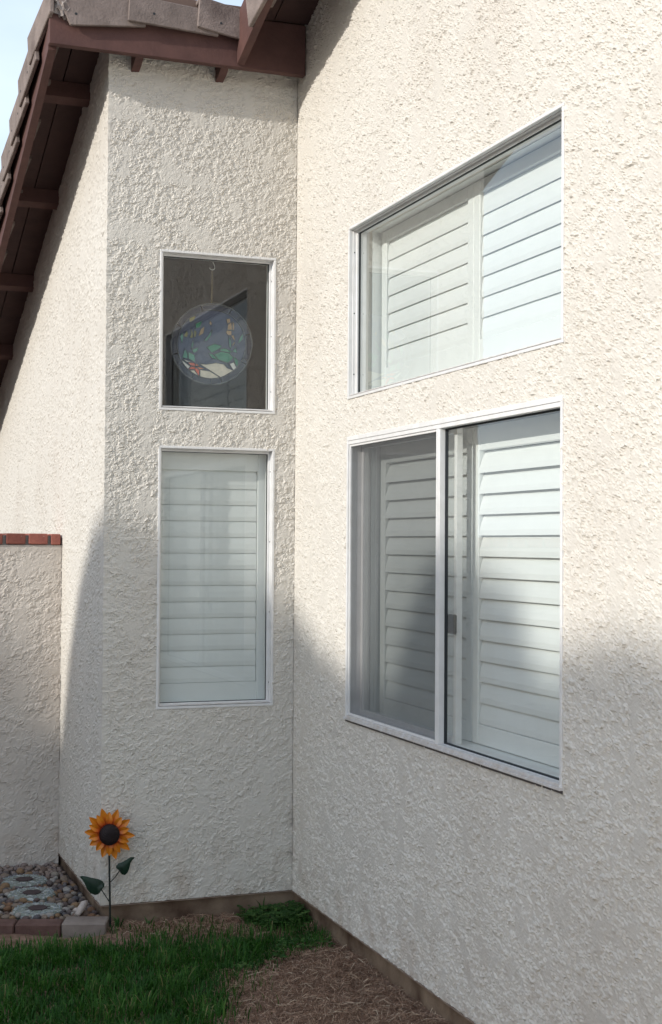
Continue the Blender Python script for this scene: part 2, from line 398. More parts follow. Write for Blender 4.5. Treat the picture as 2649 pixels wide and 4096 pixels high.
# flank wall (X = -WB), u = Y
def lmap(U, V, H):
    d = np.clip(1-U/0.02, 0, 1); c = corner_noise(V)
    return (-WB-(H*(1-d)+c*d), U-d*c, V)
def lh(U, V): return stucco(U, V, 303, 0.022, 0.10, 0.0029, 0.0010)
us = np.concatenate([np.arange(0, 0.03, 0.005), np.arange(0.03, 5.2, 0.012)]); vs = np.arange(ZS, 3.85, 0.0068)
co, q = wall_grid(us, vs, lmap, lh, [], lambda u, v: v < zb(u)+0.24)
c2 = []; q2 = []
p = MB(); p.prism([(-WB+.006, .118, ZS), (-WB+.006, 5.2, ZS), (-WB+.006, 5.2, zb(5.2)+.22), (-WB+.006, .118, zb(.118)+.22)], (0.10, 0, 0))
c2 = np.array(p.v); q2 = np.array([f for f in p.f if len(f) == 4])
w_left = link('wall', np_mesh('wall', np.concatenate([co, c2]), np.concatenate([q[:, ::-1], q2+len(co)])), M['stucco'], house)
w_left['label'] = 'bright sunlit stucco flank wall under the left eave'

# foundation: a concrete strip set back under the stucco
f = MB()
f.box(0.014, 0.115, -8, 0.015, -0.15, ZS+.01); f.box(-WB+.014, 0.014, 0.012, 0.115, -0.15, ZS+.012); f.box(-WB+.012, -WB+.1, 0.115, 5.2, -0.15, ZS+.011)
f.build('foundation', M['concrete'], house)
f = MB()   # metal drip edge along the foot of the stucco
f.box(-0.004, 0.02, -8, -0.005, ZS-.006, ZS-.002); f.box(-WB-.003, -0.004, -0.004, 0.02, ZS-.006, ZS-.0025); f.box(-WB-.004, -WB+.02, 0.02, 5.2, ZS-.006, ZS-.003)
M['screed'] = mat('rusty_weep_screed', (0.20, 0.13, 0.10), 0.8, 0.2, var=(0.36, 0.29, 0.23), vscale=12)
f.build('weep_screed', M['screed'], house)

# rooms behind the glass
f = MB()
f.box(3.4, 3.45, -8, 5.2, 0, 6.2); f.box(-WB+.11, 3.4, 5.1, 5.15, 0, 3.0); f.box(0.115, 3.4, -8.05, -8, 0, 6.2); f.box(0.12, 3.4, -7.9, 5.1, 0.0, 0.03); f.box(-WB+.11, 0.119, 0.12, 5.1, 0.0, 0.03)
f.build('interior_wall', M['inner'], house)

# eaves ----------------------------------------------------------------
TOP = 0.225
f = MB(); f.box(-1.119, -0.008, -YO, -YO+.035, zb(-YO), zb(-YO)+TOP-.004, 0.003)
f.build('fascia_board', M['maroon'], house)
f = MB(); y0, y1 = -YO+.037, 5.4
f.prism([(-1.117, y0, zb(y0)), (-1.117, y1, zb(y1)), (-1.117, y1, zb(y1)+TOP), (-1.117, y0, zb(y0)+TOP)], (0.034, 0, 0))
f.build('rake_board', M['maroon'], house)['label'] = 'maroon sloping board along the left roof edge'
f = MB(); y0, y1 = -8.0, -YO-.002
f.prism([(-0.320, y0, zb(y0)+.012), (-0.320, y1, zb(y1)+.012), (-0.320, y1, zb(y1)+TOP), (-0.320, y0, zb(y0)+TOP)], (0.033, 0, 0))
f.build('rake_board', M['maroon'], house)['label'] = 'maroon sloping board over the long wall'
def plank(x0, x1, y0, y1, dz=0.0):
    f = MB(); f.prism([(x0, y0, zb(y0)+TOP+dz), (x0, y1, zb(y1)+TOP+dz), (x0, y1, zb(y1)+TOP+.02), (x0, y0, zb(y0)+TOP+.02)], (x1-x0, 0, 0))
    f.build('soffit_plank', M['plank'], house)
plank(-1.083, -0.972, -YO+.037, 5.3, -.003); plank(-0.966, -0.842, -YO+.037, 5.3)
plank(-0.286, -0.158, -8, -YO-.002, -.003); plank(-0.152, 0.02, -8, -YO-.002)
plank(-0.840, -0.42, -YO+.037, 0.10); plank(-0.416, 0.0, -YO+.037, 0.10)
for yy in (0.43, 1.275, 2.12, 2.965, 3.81):
    f = MB(); f.prism([(-1.083, yy, zb(yy)+.152), (-1.083, yy+.055, zb(yy+.055)+.152), (-1.083, yy+.055, zb(yy+.055)+TOP-.004), (-1.083, yy, zb(yy)+TOP-.004)], (0.24, 0, 0))
    f.build('outlooker', M['maroon'], house)
for yy in (-1.05, -1.9, -2.75, -3.6):
    f = MB(); f.prism([(-0.287, yy, zb(yy)+.152), (-0.287, yy+.055, zb(yy+.055)+.152), (-0.287, yy+.055, zb(yy+.055)+TOP-.004), (-0.287, yy, zb(yy)+TOP-.004)], (0.29, 0, 0))
    f.build('outlooker', M['maroon'], house)
for xx in (-0.752, -0.380):
    f = MB(); f.prism([(xx, -YO+.036, 3.646), (xx, -.055, 3.626), (xx, 0.004, 3.610), (xx, 0.004, 3.83), (xx, -YO+.036, 3.85)], (0.034, 0, 0))
    f.build('rafter_end', M['maroon'], house)
f = MB()
for (x0, x1, y0, y1) in ((-1.09, 3.45, -YO+.02, 5.4), (-0.29, 3.45, -8, -YO+.018)):
    f.prism([(x0, y0, zb(y0)+TOP+.021), (x0, y1, zb(y1)+TOP+.021), (x0, y1, zb(y1)+TOP+.055), (x0, y0, zb(y0)+TOP+.055)], (x1-x0, 0, 0))
f.build('roof_deck', M['deck'], house)

def lip_tile(quad, nrm, th, back):
    """edge tile: upright plate (4 corners, order: low-left, low-right, top-right, top-left) with a leg running back over the roof"""
    f = MB(); n = Vector(nrm)
    f.prism(quad, n*th)
    a, b, c, d = [Vector(p) for p in quad]
    f.prism([d+n*(th+.001), c+n*(th+.001), c+n*(th+.001)-Vector((0, 0, .018)), d+n*(th+.001)-Vector((0, 0, .018))], Vector(back))
    me = f.mesh('roof_tile')
    bm = bmesh.new(); bm.from_mesh(me); bmesh.ops.recalc_face_normals(bm, faces=bm.faces)
    bmesh.ops.bevel(bm, geom=list(bm.edges), offset=0.003, segments=1, affect='EDGES'); bm.to_mesh(me); bm.free()
    return link('roof_tile', me, M['tile'], house)
# front edge tiles, each lapped over its left neighbour
fy = -YO-.030
def P(px, py, y): return tuple(on(px, py, 1, y))
t1 = [P(283, 99, fy), P(584, 107, fy), P(590, -30, fy), P(215, -45, fy)]
t2 = [P(514, 80, fy-.018), P(876, 145, fy), P(872, 47, fy), P(520, -25, fy-.018)]
t3 = [P(791, 105, fy-.018), P(980, 162, fy-.004), P(982, 43, fy-.004), P(801, -18, fy-.018)]
for t in (t1, t2, t3): lip_tile(t, (0, 1, 0), 0.017, (0, 0.10, 0))
tiles_front = [o for o in house.children if o.name.startswith('roof_tile')]
def nail(p, axis, tile):
    f = MB(); a = Vector(axis); e1 = a.orthogonal().normalized(); e2 = a.cross(e1); c = Vector(p)-a*.0012
    f.prism([c+(e1*math.cos(R(60*i))+e2*math.sin(R(60*i)))*.0058 for i in range(6)], a*.004); f.build('nail', M['gasket'], tile)
for (px_, py_), tl in zip(((305, 55), (617, 55), (885, 93)), tiles_front):
    yq = {0: fy, 1: fy-.0128, 2: fy-.011}[tiles_front.index(tl)]
    nail(on(px_, py_, 1, yq), (0, 1, 0), tl)
# lump of bedding mortar at the hip corner, as a rough wedge
bm = bmesh.new(); bmesh.ops.create_icosphere(bm, subdivisions=3, radius=1)
for v in bm.verts:
    k = 1+0.35*math.sin(9*v.co.x+2)*math.sin(8*v.co.z+1)+rnd.uniform(-.1, .1)
    v.co = Vector((-1.070+v.co.x*k*0.040, -YO-.002+v.co.y*k*0.030, 3.80+v.co.z*k*0.050-v.co.x*0.02))
f = MB(); f.bm(bm); f.build('mortar_lump', M['mortar'], house)
# left edge tiles
lx = -1.160
def Q(px, py): return on(px, py, 0, lx)
step = np.array([0, 0.290, -SL*0.290])
L0 = Q(114, 261)
for k in range(0, 12):
    b = L0+step*k
    a = on(199, 48, 1, -YO-.03) if k == 0 else b+np.array([0.014, -0.40, 0.40*0.22])
    h = np.array([0, 0.05, 0.135]); h0 = np.array([0.0, 0.0, 0.12]) if k == 0 else h
    tl = lip_tile([tuple(a), tuple(b), tuple(b+h), tuple(a+h0)], (1, 0, 0), 0.018, (0.10, 0, 0))
    if k:
        for fr_ in (.45, .85): nail(a+(b-a)*fr_+h*.35, (1, 0, 0), tl)
# right edge tiles
rx = -0.341
B1 = on(994, 109, 0, rx)
for k in range(0, 8):
    b = B1-step*k; a = b+np.array([0.010, -0.40, 0.40*0.24]); h = np.array([0, 0.045, 0.13])
    lip_tile([tuple(a), tuple(b), tuple(b+h), tuple(a+h)], (1, 0, 0), 0.018, (0.10, 0, 0))

# windows ---------------------------------------------------------------
def Rm(u, d, z): return (d, -u, z)          # long wall: u along, d = depth inward
def Bm(u, d, z): return (u, d, z)
def ring(f, u0, u1, z0, z1, wd, d0, d1, b=0.0012, wt=None):
    wt = wt or wd
    f.box(u0, u1, d0, d1, z1-wt, z1, b); f.box(u0, u1, d0, d1, z0, z0+wd, b)
    f.box(u0, u0+wd, d0, d1, z0+wd, z1-wt, b); f.box(u1-wd, u1, d0, d1, z0+wd, z1-wt, b)

def fixed_window(mp, u0, u1, z0, z1, label, glass):
    f = MB(mp)
    ring(f, u0, u1, z0, z1, 0.0105, -0.006, 0.010)
    ring(f, u0+.003, u1-.003, z0+.003, z1-.003, 0.0100, 0.010, 0.024)
    ring(f, u0+.003, u1-.003, z0+.003, z1-.003, 0.0190, 0.024, 0.033)
    ring(f, u0+.003, u1-.003, z0+.003, z1-.003, 0.0180, 0.040, 0.066)
    w_ = f.build('window', M['white'], house); w_['label'] = label
    g = MB(mp); ring(g, u0+.006, u1-.006, z0+.006, z1-.006, 0.0182, 0.0332, 0.0398, 0); g.build('gasket', M['gasket'], w_)
    pane(mp, u0+.020, u1-.020, 0.0365, z0+.020, z1-.020, glass, w_)
    for zz_ in np.linspace(z0+.10, z1-.10, 3 if z1-z0 < .8 else 4):
        for uu_ in (u0+.0132, u1-.0132):
            s = MB(mp); s.box(uu_-.0012, uu_+.0012, 0.0150, 0.0190, zz_-.003, zz_+.003, .0008); s.build('screw', M['latch'], w_)
    s = MB(mp); s.box(u0+.0134, u1-.0134, -0.003, 0.0235, z0+.0132, z0+.0165, .0008); s.build('sill', M['sill'], w_)
    return w_
def pane(mp, u0, u1, d, z0, z1, m, parent, name='pane'):
    f = MB(mp); f._add([(u0, d, z0), (u1, d, z0), (u1, d, z1), (u0, d, z1)], [(0, 1, 2, 3)])
    return f.build(name, m, parent, fix=False)

win_ru = fixed_window(Rm, *RW[0], 'wide upper window with one undivided pane', M['glass'])
win_bu = fixed_window(Bm, *BW[0], 'small upper window with dark glass', M['glass'])
win_bl = fixed_window(Bm, *BW[1], 'narrow tall lower window', M['dusty'])

# sliding window
u0, u1, z0, z1 = RW[1]
f = MB(Rm)
ring(f, u0, u1, z0+.008, z1, 0.0120, -0.007, 0.012, wt=0.0168)
ring(f, u0+.003, u1-.003, z0+.008, z1-.003, 0.0140, 0.012, 0.030, wt=0.020)
ring(f, u0+.003, u1-.003, z0+.008, z1-.003, 0.0120, 0.030, 0.092, wt=0.022)
f.box(u0+.0125, u1-.0125, -0.0045, 0.0298, z1-.0315, z1-.0173, .001)
win_rl = f.build('window', M['white'], house); win_rl['label'] = 'wide lower sliding window, left half behind a screen'
f = MB(Rm); f.box(u0-.003, u1+.003, -.014, .0115, z0+.0035, z0+.0122, .001); f.box(u0+.013, u1-.013, -.0095, .0118, z0+.0125, z0+.0215, .001)
f.build('sill', M['sill'], win_rl)
f = MB(Rm); f.box(u0, u1, -.006, .010, z0-.005, z0+.003); f.build('weep_track', M['track'], win_rl)
f = MB(Rm); um = 1.527
f.box(um-.012, um-.004, -.007, .018, z0+.0128, z1-.0318, .001); f.box(um-.0035, um+.0035, -.005, .018, z0+.0128, z1-.0318, .001); f.box(um+.004, um+.010, -.003, .018, z0+.0218, z1-.0318, .001)
f.build('mullion', M['white'], win_rl)
f = MB(Rm); ring(f, u0+.0145, um-.0125, z0+.0220, z1-.0320, 0.008, 0.000, 0.0115, .0008)
f.build('screen_frame', M['white'], win_rl)
pane(Rm, u0+.021, um-.019, 0.006, z0+.0285, z1-.0385, M['screen'], win_rl, 'screen')
# inner sliding sash on the left, its meeting stile just past the mullion
f = MB(Rm); ring(f, u0+.017, um+.034, z0+.0205, z1-.0255, 0.021, 0.050, 0.072, .001)
sash = f.build('sash', M['white'], win_rl)
pane(Rm, u0+.037, um+.014, 0.060, z0+.040, z1-.045, M['dusty'], win_rl)
f = MB(Rm); f.box(um+.008, um+.013, 0.0182, 0.0275, z0+.0225, z1-.0325); ring(f, um+.0105, u1-.0172, z0+.0222, z1-.0325, 0.005, 0.0200, 0.0270, 0)
f.build('gasket', M['gasket'], win_rl)
pane(Rm, um+.010, u1-.0165, 0.0235, z0+.020, z1-.030, M['dusty'], win_rl)
f = MB(Rm); f.box(um-.01, um+.042, 0.036, 0.0495, 1.300, 1.366, .003); f.build('latch', M['latch'], win_rl)

# ------------------------------------------------------------------ shutters (things of their own inside the house)
PIT = 0.0707
def louver_mesh(mp_len, tilt, name):
    # flattened oval section, bottom edge leaning outward
    wd, th = 0.0405, 0.0052
    sec = [(-wd, 0), (-wd*.6, -th*.8), (0, -th), (wd*.6, -th*.8), (wd, 0), (wd*.6, th*.8), (0, th), (-wd*.6, th*.8)]
    return sec
def shutter(mp, name, loc, label, panels, zlo, zhi, nl, ztop_l, d0, tilts, frame_u):
    t = empty(name, loc, label, 'shutter', 'white interior plantation shutters')
    f = MB(mp); fu0, fu1 = frame_u
    # surround lining the opening
    f.box(fu0-.012, fu0, 0.094 if mp is Rm else 0.067, d0+.036, zlo-.012, zhi+.012); f.box(fu1, fu1+.012, 0.094 if mp is Rm else 0.067, d0+.036, zlo-.012, zhi+.012)
    f.box(fu0, fu1, 0.094 if mp is Rm else 0.067, d0+.036, zhi, zhi+.012); f.box(fu0, fu1, 0.094 if mp is Rm else 0.067, d0+.036, zlo-.012, zlo)
    f.build('surround', M['shutter'], t)
    for (a, b, sw0, sw1) in panels:
        pn = MB(mp)
        pn.box(a, a+sw0, d0-.013, d0+.014, zlo+.003, zhi-.003, .0025); pn.box(b-sw1, b, d0-.013, d0+.014, zlo+.003, zhi-.003, .0025)
        pn.box(a+sw0, b-sw1, d0-.012, d0+.013, ztop_l+.004, zhi-.003, .002); pn.box(a+sw0, b-sw1, d0-.012, d0+.013, zlo+.003, ztop_l-nl*PIT-.006, .002)
        po = pn.build('panel', M['shutter'], t)
        for k in range(nl):
            zc = ztop_l-PIT*(k+0.5); tl = tilts(k)+rnd.uniform(-.012, .012)
            vs_ = []; fs_ = []
            wd, th = 0.0400, 0.0050
            sec = [(-wd, 0), (-wd*.55, -th*.85), (0, -th), (wd*.55, -th*.85), (wd, 0), (wd*.55, th*.85), (0, th), (-wd*.55, th*.85)]
            c_, s_ = math.cos(tl), math.sin(tl)
            for uu in (a+sw0+.0025, b-sw1-.0025):
                for (q_, r_) in sec:      # q along blade (up), r through thickness
                    vs_.append((uu, d0+q_*s_+r_*c_, zc+q_*c_-r_*s_))
            for i in range(8): fs_.append((i, (i+1) % 8, 8+(i+1) % 8, 8+i))
            fs_ += [tuple(range(7, -1, -1)), tuple(range(8, 16))]
            lv = MB(mp); lv._add(vs_, fs_); lv.build('louver', M['shutter'], po)
    return t
dS = 0.142
pan_r = [(0.685, 1.519, 0.047, 0.047), (1.521, 2.355, 0.047, 0.047)]
shutter(Rm, 'plantation_shutter', (dS, -1.52, 2.18), 'white louvered shutters closed behind the wide upper window', pan_r, 2.19, 2.856, 7, 2.806, dS, lambda k: 0.13, (0.672, 2.366))
shutter(Rm, 'plantation_shutter', (dS, -1.52, 0.91), 'white louvered shutters behind the wide sliding window, slats tilted slightly open', pan_r, 0.925, 2.01, 13, 1.920, dS, lambda k: 0.34-0.014*k, (0.672, 2.366))
shutter(Bm, 'plantation_shutter', (-0.36, 0.10, 0.9), 'white louvered shutter closed behind the narrow tall window', [(-0.650, -0.099, 0.035, 0.047)], 0.91, 2.005, 13, 1.918, 0.095, lambda k: 0.11, (-0.652, -0.096))

# ------------------------------------------------------------------ stained glass panel
sg = empty('stained_glass_panel', (-0.36, 0.13, 2.30), 'round blue stained glass panel with sea creatures hanging in the dark upper window', 'stained glass')
gy_ = 0.125
def S(cx, cy, d=0.0):
    p_ = on(640+.2727*cx, 1180+.2727*cy, 1, gy_-d); return (p_[0], p_[1], p_[2])
def sgm(n_, c): return mat('stained_'+n_, c, 0.25, 0.5, var=tuple(x*.75 for x in c), vscale=40)
SC = {k: sgm(k, c) for k, c in dict(navy=(.018, .022, .05), blue=(.05, .065, .125), green=(.035, .24, .13), leaf=(.11, .34, .24), sand=(.80, .72, .58), white=(.82, .80, .74), red=(.80, .13, .06), orange=(.82, .25, .08), tan=(.50, .32, .16), yellow=(.30, .26, .07), dark=(.05, .07, .12)).items()}
M['lead'] = mat('lead_came', (.10, .10, .105), 0.5, 0.4, metal=0.2)
cx0, cy0, RR = 757, 722, 595
def circ(r, a): return (cx0+r*math.cos(a), cy0+r*math.sin(a))
bgp = MB(); bgp.prism([S(*circ(RR*.84, 2*math.pi*i/48)) for i in range(48)], (0, .004, 0))
def glass_piece(mbd, key): return mbd.build('glass_piece', SC[key], sg)
glass_piece(bgp, 'blue')
for k in range(8):
    a0_, a1_ = 2*math.pi*k/8-.26+.012, 2*math.pi*(k+1)/8-.26-.012
    pts = [S(*circ(RR*.985, a0_+(a1_-a0_)*i/8), .001) for i in range(9)]+[S(*circ(RR*.85, a1_-(a1_-a0_)*i/8), .001) for i in range(9)]
    f = MB(); f.prism(pts, (0, .004, 0)); glass_piece(f, 'navy')
f = MB()
for rr_, th_ in ((RR*.995, .0035), (RR*.845, .0022)):
    f.tube([S(*circ(rr_, 2*math.pi*i/64), .003) for i in range(65)], th_, 6)
pieces = [
 ('white', [(295, 930), (445, 1045), (410, 1085), (340, 1010)]), ('white', [(330, 932), (480, 985), (395, 985)]),
 ('sand', [(590, 1095), (740, 1120), (880, 1215), (700, 1232), (590, 1195)]), ('sand', [(575, 1005), (680, 1018), (820, 995), (940, 1015), (1000, 1075), (1075, 1110), (900, 1212), (740, 1110)]),
 ('white', [(1020, 1010), (1085, 985), (1125, 1075), (1080, 1105)]), ('sand', [(430, 1105), (505, 1100), (565, 1185), (490, 1150)]),
 ('red', [(405, 985), (510, 995), (520, 1040), (455, 1035)]), ('orange', [(525, 1000), (580, 1035), (525, 1042)]), ('orange', [(560, 1050), (660, 1080), (580, 1092), (545, 1060)]),
 ('red', [(455, 1048), (520, 1050), (510, 1090), (425, 1090)]), ('red', [(525, 1060), (580, 1100), (575, 1195), (512, 1095)]),
 ('leaf', [(370, 790), (410, 860), (405, 930), (330, 915)]), ('leaf', [(420, 830), (510, 880), (515, 985), (420, 930)]), ('leaf', [(470, 800), (560, 770), (550, 820), (500, 850)]),
 ('leaf', [(330, 540), (345, 620), (325, 710), (298, 620)]), ('leaf', [(770, 500), (745, 600), (690, 670), (645, 675), (705, 600)]), ('leaf', [(1220, 560), (1215, 650), (1145, 720), (1175, 620)]), ('leaf', [(1010, 610), (1040, 660), (1045, 790), (1020, 760)]), ('leaf', [(490, 660), (495, 720), (465, 800), (460, 740)]),
 ('green', [(690, 760), (800, 715), (910, 745), (870, 790), (760, 850)]), ('green', [(790, 870), (900, 830), (1020, 850), (1080, 920), (1000, 1000), (860, 950)]), ('green', [(710, 850), (780, 870), (850, 955), (760, 920)]), ('green', [(875, 795), (960, 780), (1060, 830), (1020, 845), (900, 825)]), ('green', [(1085, 900), (1150, 960), (1140, 1055), (1100, 1000)]), ('leaf', [(1110, 765), (1130, 850), (1070, 830)]),
 ('dark', [(940, 1018), (1010, 1015), (1055, 1095), (985, 1070)]),
 ('tan', [(975, 350), (1030, 345), (1035, 400), (990, 425)]), ('tan', [(1000, 435), (1050, 400), (1060, 510), (990, 510)]), ('tan', [(1065, 380), (1092, 420), (1085, 530), (1065, 510)]), ('tan', [(985, 518), (1050, 525), (1050, 590), (1000, 590), (972, 550)]), ('tan', [(1045, 595), (1085, 590), (1105, 670), (1075, 650)]), ('tan', [(1085, 690), (1105, 700), (1075, 745), (1060, 740)]),
 ('yellow', [(450, 490), (490, 560), (480, 630), (440, 625), (460, 570)]), ('yellow', [(395, 520), (415, 570), (395, 620), (350, 600)]), ('tan', [(600, 500), (655, 460), (640, 560), (565, 605)]), ('yellow', [(505, 500), (540, 540), (525, 610), (500, 620)]), ('yellow', [(430, 340), (530, 300), (500, 370), (440, 400)]), ('green', [(520, 420), (620, 380), (590, 470), (530, 490)]), ('tan', [(735, 370), (765, 410), (750, 450), (725, 420)]),
]
for key, pl in pieces:
    g = MB(); g.prism([S(x, y, .0025) for x, y in pl], (0, .004, 0)); glass_piece(g, key)
    f.tube([S(x, y, .0042) for x, y in pl+pl[:1]], .0013, 4, False)
for a_ in (0.42, 1.57, 2.55, 5.5):
    f.tube([S(*circ(RR*.85, a_), .004), S(*circ(RR*.99, a_), .004)], .0018, 4)
f.build('lead_came', M['lead'], sg)
M['brass'] = mat('old_brass', (.35, .27, .14), .4, .5, metal=.7)
f = MB(); top = Vector(S(757, 128)); hk = Vector(on(850, 1085, 1, gy_)); n_ = 16
for i in range(n_):
    a = top.lerp(hk, i/n_); b = top.lerp(hk, (i+1)/n_); c = (a+b)/2; L = (b-a).length*.62
    ax = Vector((1, 0, 0)) if i % 2 else Vector((0, 1, 0))
    f.tube([c+ax*math.cos(2*math.pi*j/8)*.0035+Vector((0, 0, L*math.sin(2*math.pi*j/8))) for j in range(9)], .0011, 4, False)
f.build('chain', M['brass'], sg)
f = MB(); hc = Vector(on(849, 1068, 1, gy_))
f.tube([hc+Vector((.013*math.cos(t_), 0, .013*math.sin(t_))) for t_ in [R(x) for x in (200, 230, 260, 290, 320, 350, 380, 400)]]+[hc+Vector((.004, 0, .022))], .0022, 5)
M['hookw'] = mat('white_hook', (.7, .7, .68), .4)
f.build('hook', M['hookw'], sg)

# ------------------------------------------------------------------ garden wall with brick cap
GY = 1.066
gw = empty('garden_wall', (-1.6, GY, 0), 'low stucco garden wall with red brick cap, left of the house', 'garden wall')
def gmap(U, V, H): return (U, GY-H, V)
def ghf(U, V):
    h = stucco(U, V, 404, 0.034, 0.03, 0.0034, 0.0012)
    return h*(1-0.75*sstep(1.545, 1.565, V))+0.004*sstep(1.545, 1.57, V)
us = np.concatenate([np.arange(-4.5, -1.42, 0.05), np.arange(-1.4, -WB+.001, 0.006)]); vs = np.arange(-0.05, 1.592, 0.006)
co, q = wall_grid(us, vs, gmap, ghf, [])
c2, q2 = boxes_arrays([(-4.5, -WB-.001, GY+.004, GY+.16, -0.1, 1.589)])
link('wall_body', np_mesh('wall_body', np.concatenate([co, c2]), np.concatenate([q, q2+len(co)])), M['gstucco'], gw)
M['brick'] = mat('red_cap_brick', (0.29, 0.105, 0.078), 0.85, 0.2, var=(0.21, 0.075, 0.06), vscale=25, bump=0.003, bscale=80, var2=(0.55, 0.45, 0.40), v2scale=22, v2lo=.62, v2hi=.68, objrand=.22)
M['joint'] = mat('dark_joint_mortar', (0.15, 0.135, 0.125), 0.95, .1, var=(.22, .20, .185), vscale=40)
g = MB(); g.box(-4.4, -WB-.012, GY-.004, GY+.175, 1.5885, 1.635); g.build('mortar', M['joint'], gw)
bmsh = None
xr = -WB-.010
for k in range(30):
    wdt = 0.046 if k == 0 else 0.092
    x1_ = xr; x0_ = xr-wdt; xr = x0_-0.0165
    g = MB(); g.box(-wdt/2, wdt/2, -0.1, 0.1, 0, 0.053, 0.004)
    me = g.mesh('brick'); b_ = link('brick', me, M['brick'], None)
    b_.location = ((x0_+x1_)/2, GY+.083, 1.591+rnd.uniform(-.001, .001)); b_.rotation_euler = (0, rnd.uniform(-.006, .006), rnd.uniform(-.01, .01)); adopt(b_, gw)

# ------------------------------------------------------------------ pebble bed, stepping stones, edging
bed = empty('pebble_bed', (-1.2, 0.5, 0.0), 'bed of rounded brown and grey river pebbles by the garden wall', None, None, 'structure')
def edge_y(x): return -0.005-0.335*(x+1.206)      # front line of the edging at ground level
pcols = [tuple(.78*v for v in c) for c in [(.26, .18, .14), (.20, .16, .15), (.34, .26, .20), (.15, .14, .15), (.42, .36, .30), (.30, .17, .10), (.24, .22, .22), (.36, .23, .13), (.18, .13, .12), (.50, .46, .42)]]
pm = [mat('pebble_stone', c, .7, .3, var=tuple(x*.7 for x in c), vscale=50, bump=.0015, bscale=150) for c in pcols]
def pebble_me(seed, m):
    r_ = random.Random(seed); bm = bmesh.new(); bmesh.ops.create_uvsphere(bm, u_segments=7, v_segments=5, radius=1)
    kx, ky, kz = r_.uniform(.85, 1.25), r_.uniform(.7, 1.0), r_.uniform(.5, .72)
    for v in bm.verts:
        j = 1+r_.uniform(-.08, .08); v.co = Vector((v.co.x*kx*j, v.co.y*ky*j, v.co.z*kz*j))
    me = bpy.data.meshes.new('pebble'); bm.to_mesh(me); bm.free(); me.materials.append(m)
    me.polygons.foreach_set('use_smooth', np.ones(len(me.polygons), bool)); return me
pmes = [pebble_me(i, pm[i % len(pm)]) for i in range(30)]
DISC = [(-1.060, 0.717), (-1.063, 0.459), (-1.078, 0.184)]
pts = []
def clear(x, y, r):
    for (a, b) in DISC:
        if math.hypot(x-a, y-b) < .096: return False
    for (a, b, rr_) in pts:
        if (x-a)**2+(y-b)**2 < (0.80*(r+rr_))**2: return False
    return True
tries = 0
while tries < 14000 and len(pts) < 900:
    tries += 1
    x = rnd.uniform(-1.75, -WB-.01); y = rnd.uniform(-.1, GY-.01); r = rnd.choice((.012, .014, .016, .019, .022))
    if y < edge_y(x)+.10 or not clear(x, y, r): continue
    pts.append((x, y, r))
inview = sorted([p_ for p_ in pts if p_[0] > -1.30-.07*p_[1]], key=lambda p_: p_[1]-p_[2]*20)
own = inview[:298]; rest = [p_ for p_ in pts if p_ not in set(own)]
for (x, y, r) in own:
    o = bpy.data.objects.new('pebble', rnd.choice(pmes)); col.objects.link(o)
    o.location = (x, y, 0.022+r*.45+rnd.uniform(0, .010)); s_ = r*rnd.uniform(.95, 1.15); o.scale = (s_, s_, s_)
    o.rotation_euler = (rnd.uniform(-.4, .4), rnd.uniform(-.4, .4), rnd.uniform(0, 6.3)); adopt(o, bed)
f = MB()
for (x, y, r) in rest+[(rnd.uniform(-1.75, -WB-.01), rnd.uniform(-.0, GY), -1) for _ in range(420)]:
    low = r < 0
    if low:
        r = rnd.uniform(.012, .018)
        if y < edge_y(x)+.10 or any(math.hypot(x-a, y-b) < .10 for a, b in DISC): continue
    a_ = rnd.uniform(0, 6.3); kx, ky = r*rnd.uniform(.9, 1.2), r*rnd.uniform(.7, 1)
    zc = (0.014 if low else 0.022+r*.45+rnd.uniform(0, .01)); vs_ = []; fs_ = []
    for i, (rz, rr_) in enumerate(((-.6, .45), (-.2, .95), (.2, .95), (.55, .5))):
        for k in range(7):
            q_ = 2*math.pi*k/7; xx, yy = math.cos(q_)*kx*rr_, math.sin(q_)*ky*rr_
            vs_.append((x+xx*math.cos(a_)-yy*math.sin(a_), y+xx*math.sin(a_)+yy*math.cos(a_), zc+rz*r))
    for i in range(3):
        for k in range(7): fs_.append((i*7+k, i*7+(k+1) % 7, i*7+7+(k+1) % 7, i*7+7+k))
    fs_.append(tuple(21+k for k in range(7))); f._add(vs_, fs_)
M['pebmix'] = mat('mixed_pebbles', (.30, .22, .17), .7, .3, var=(.17, .14, .14), vscale=26)
o = f.build('small_pebbles', M['pebmix'], bed, smooth=True); o['kind'] = 'stuff'
f = MB(); f.prism([(-1.78, edge_y(-1.78)+.04, .004), (-WB+.01, edge_y(-WB)+.06, .004), (-WB+.01, GY+.002, .004), (-1.78, GY+.002, .004)], (0, 0, .016))
M['sandbed'] = mat('gravel_base', (.13, .10, .085), .95, .1, var=(.08, .06, .05), vscale=60, bump=.01, bscale=90)
f.build('gravel_base', M['sandbed'], bed)

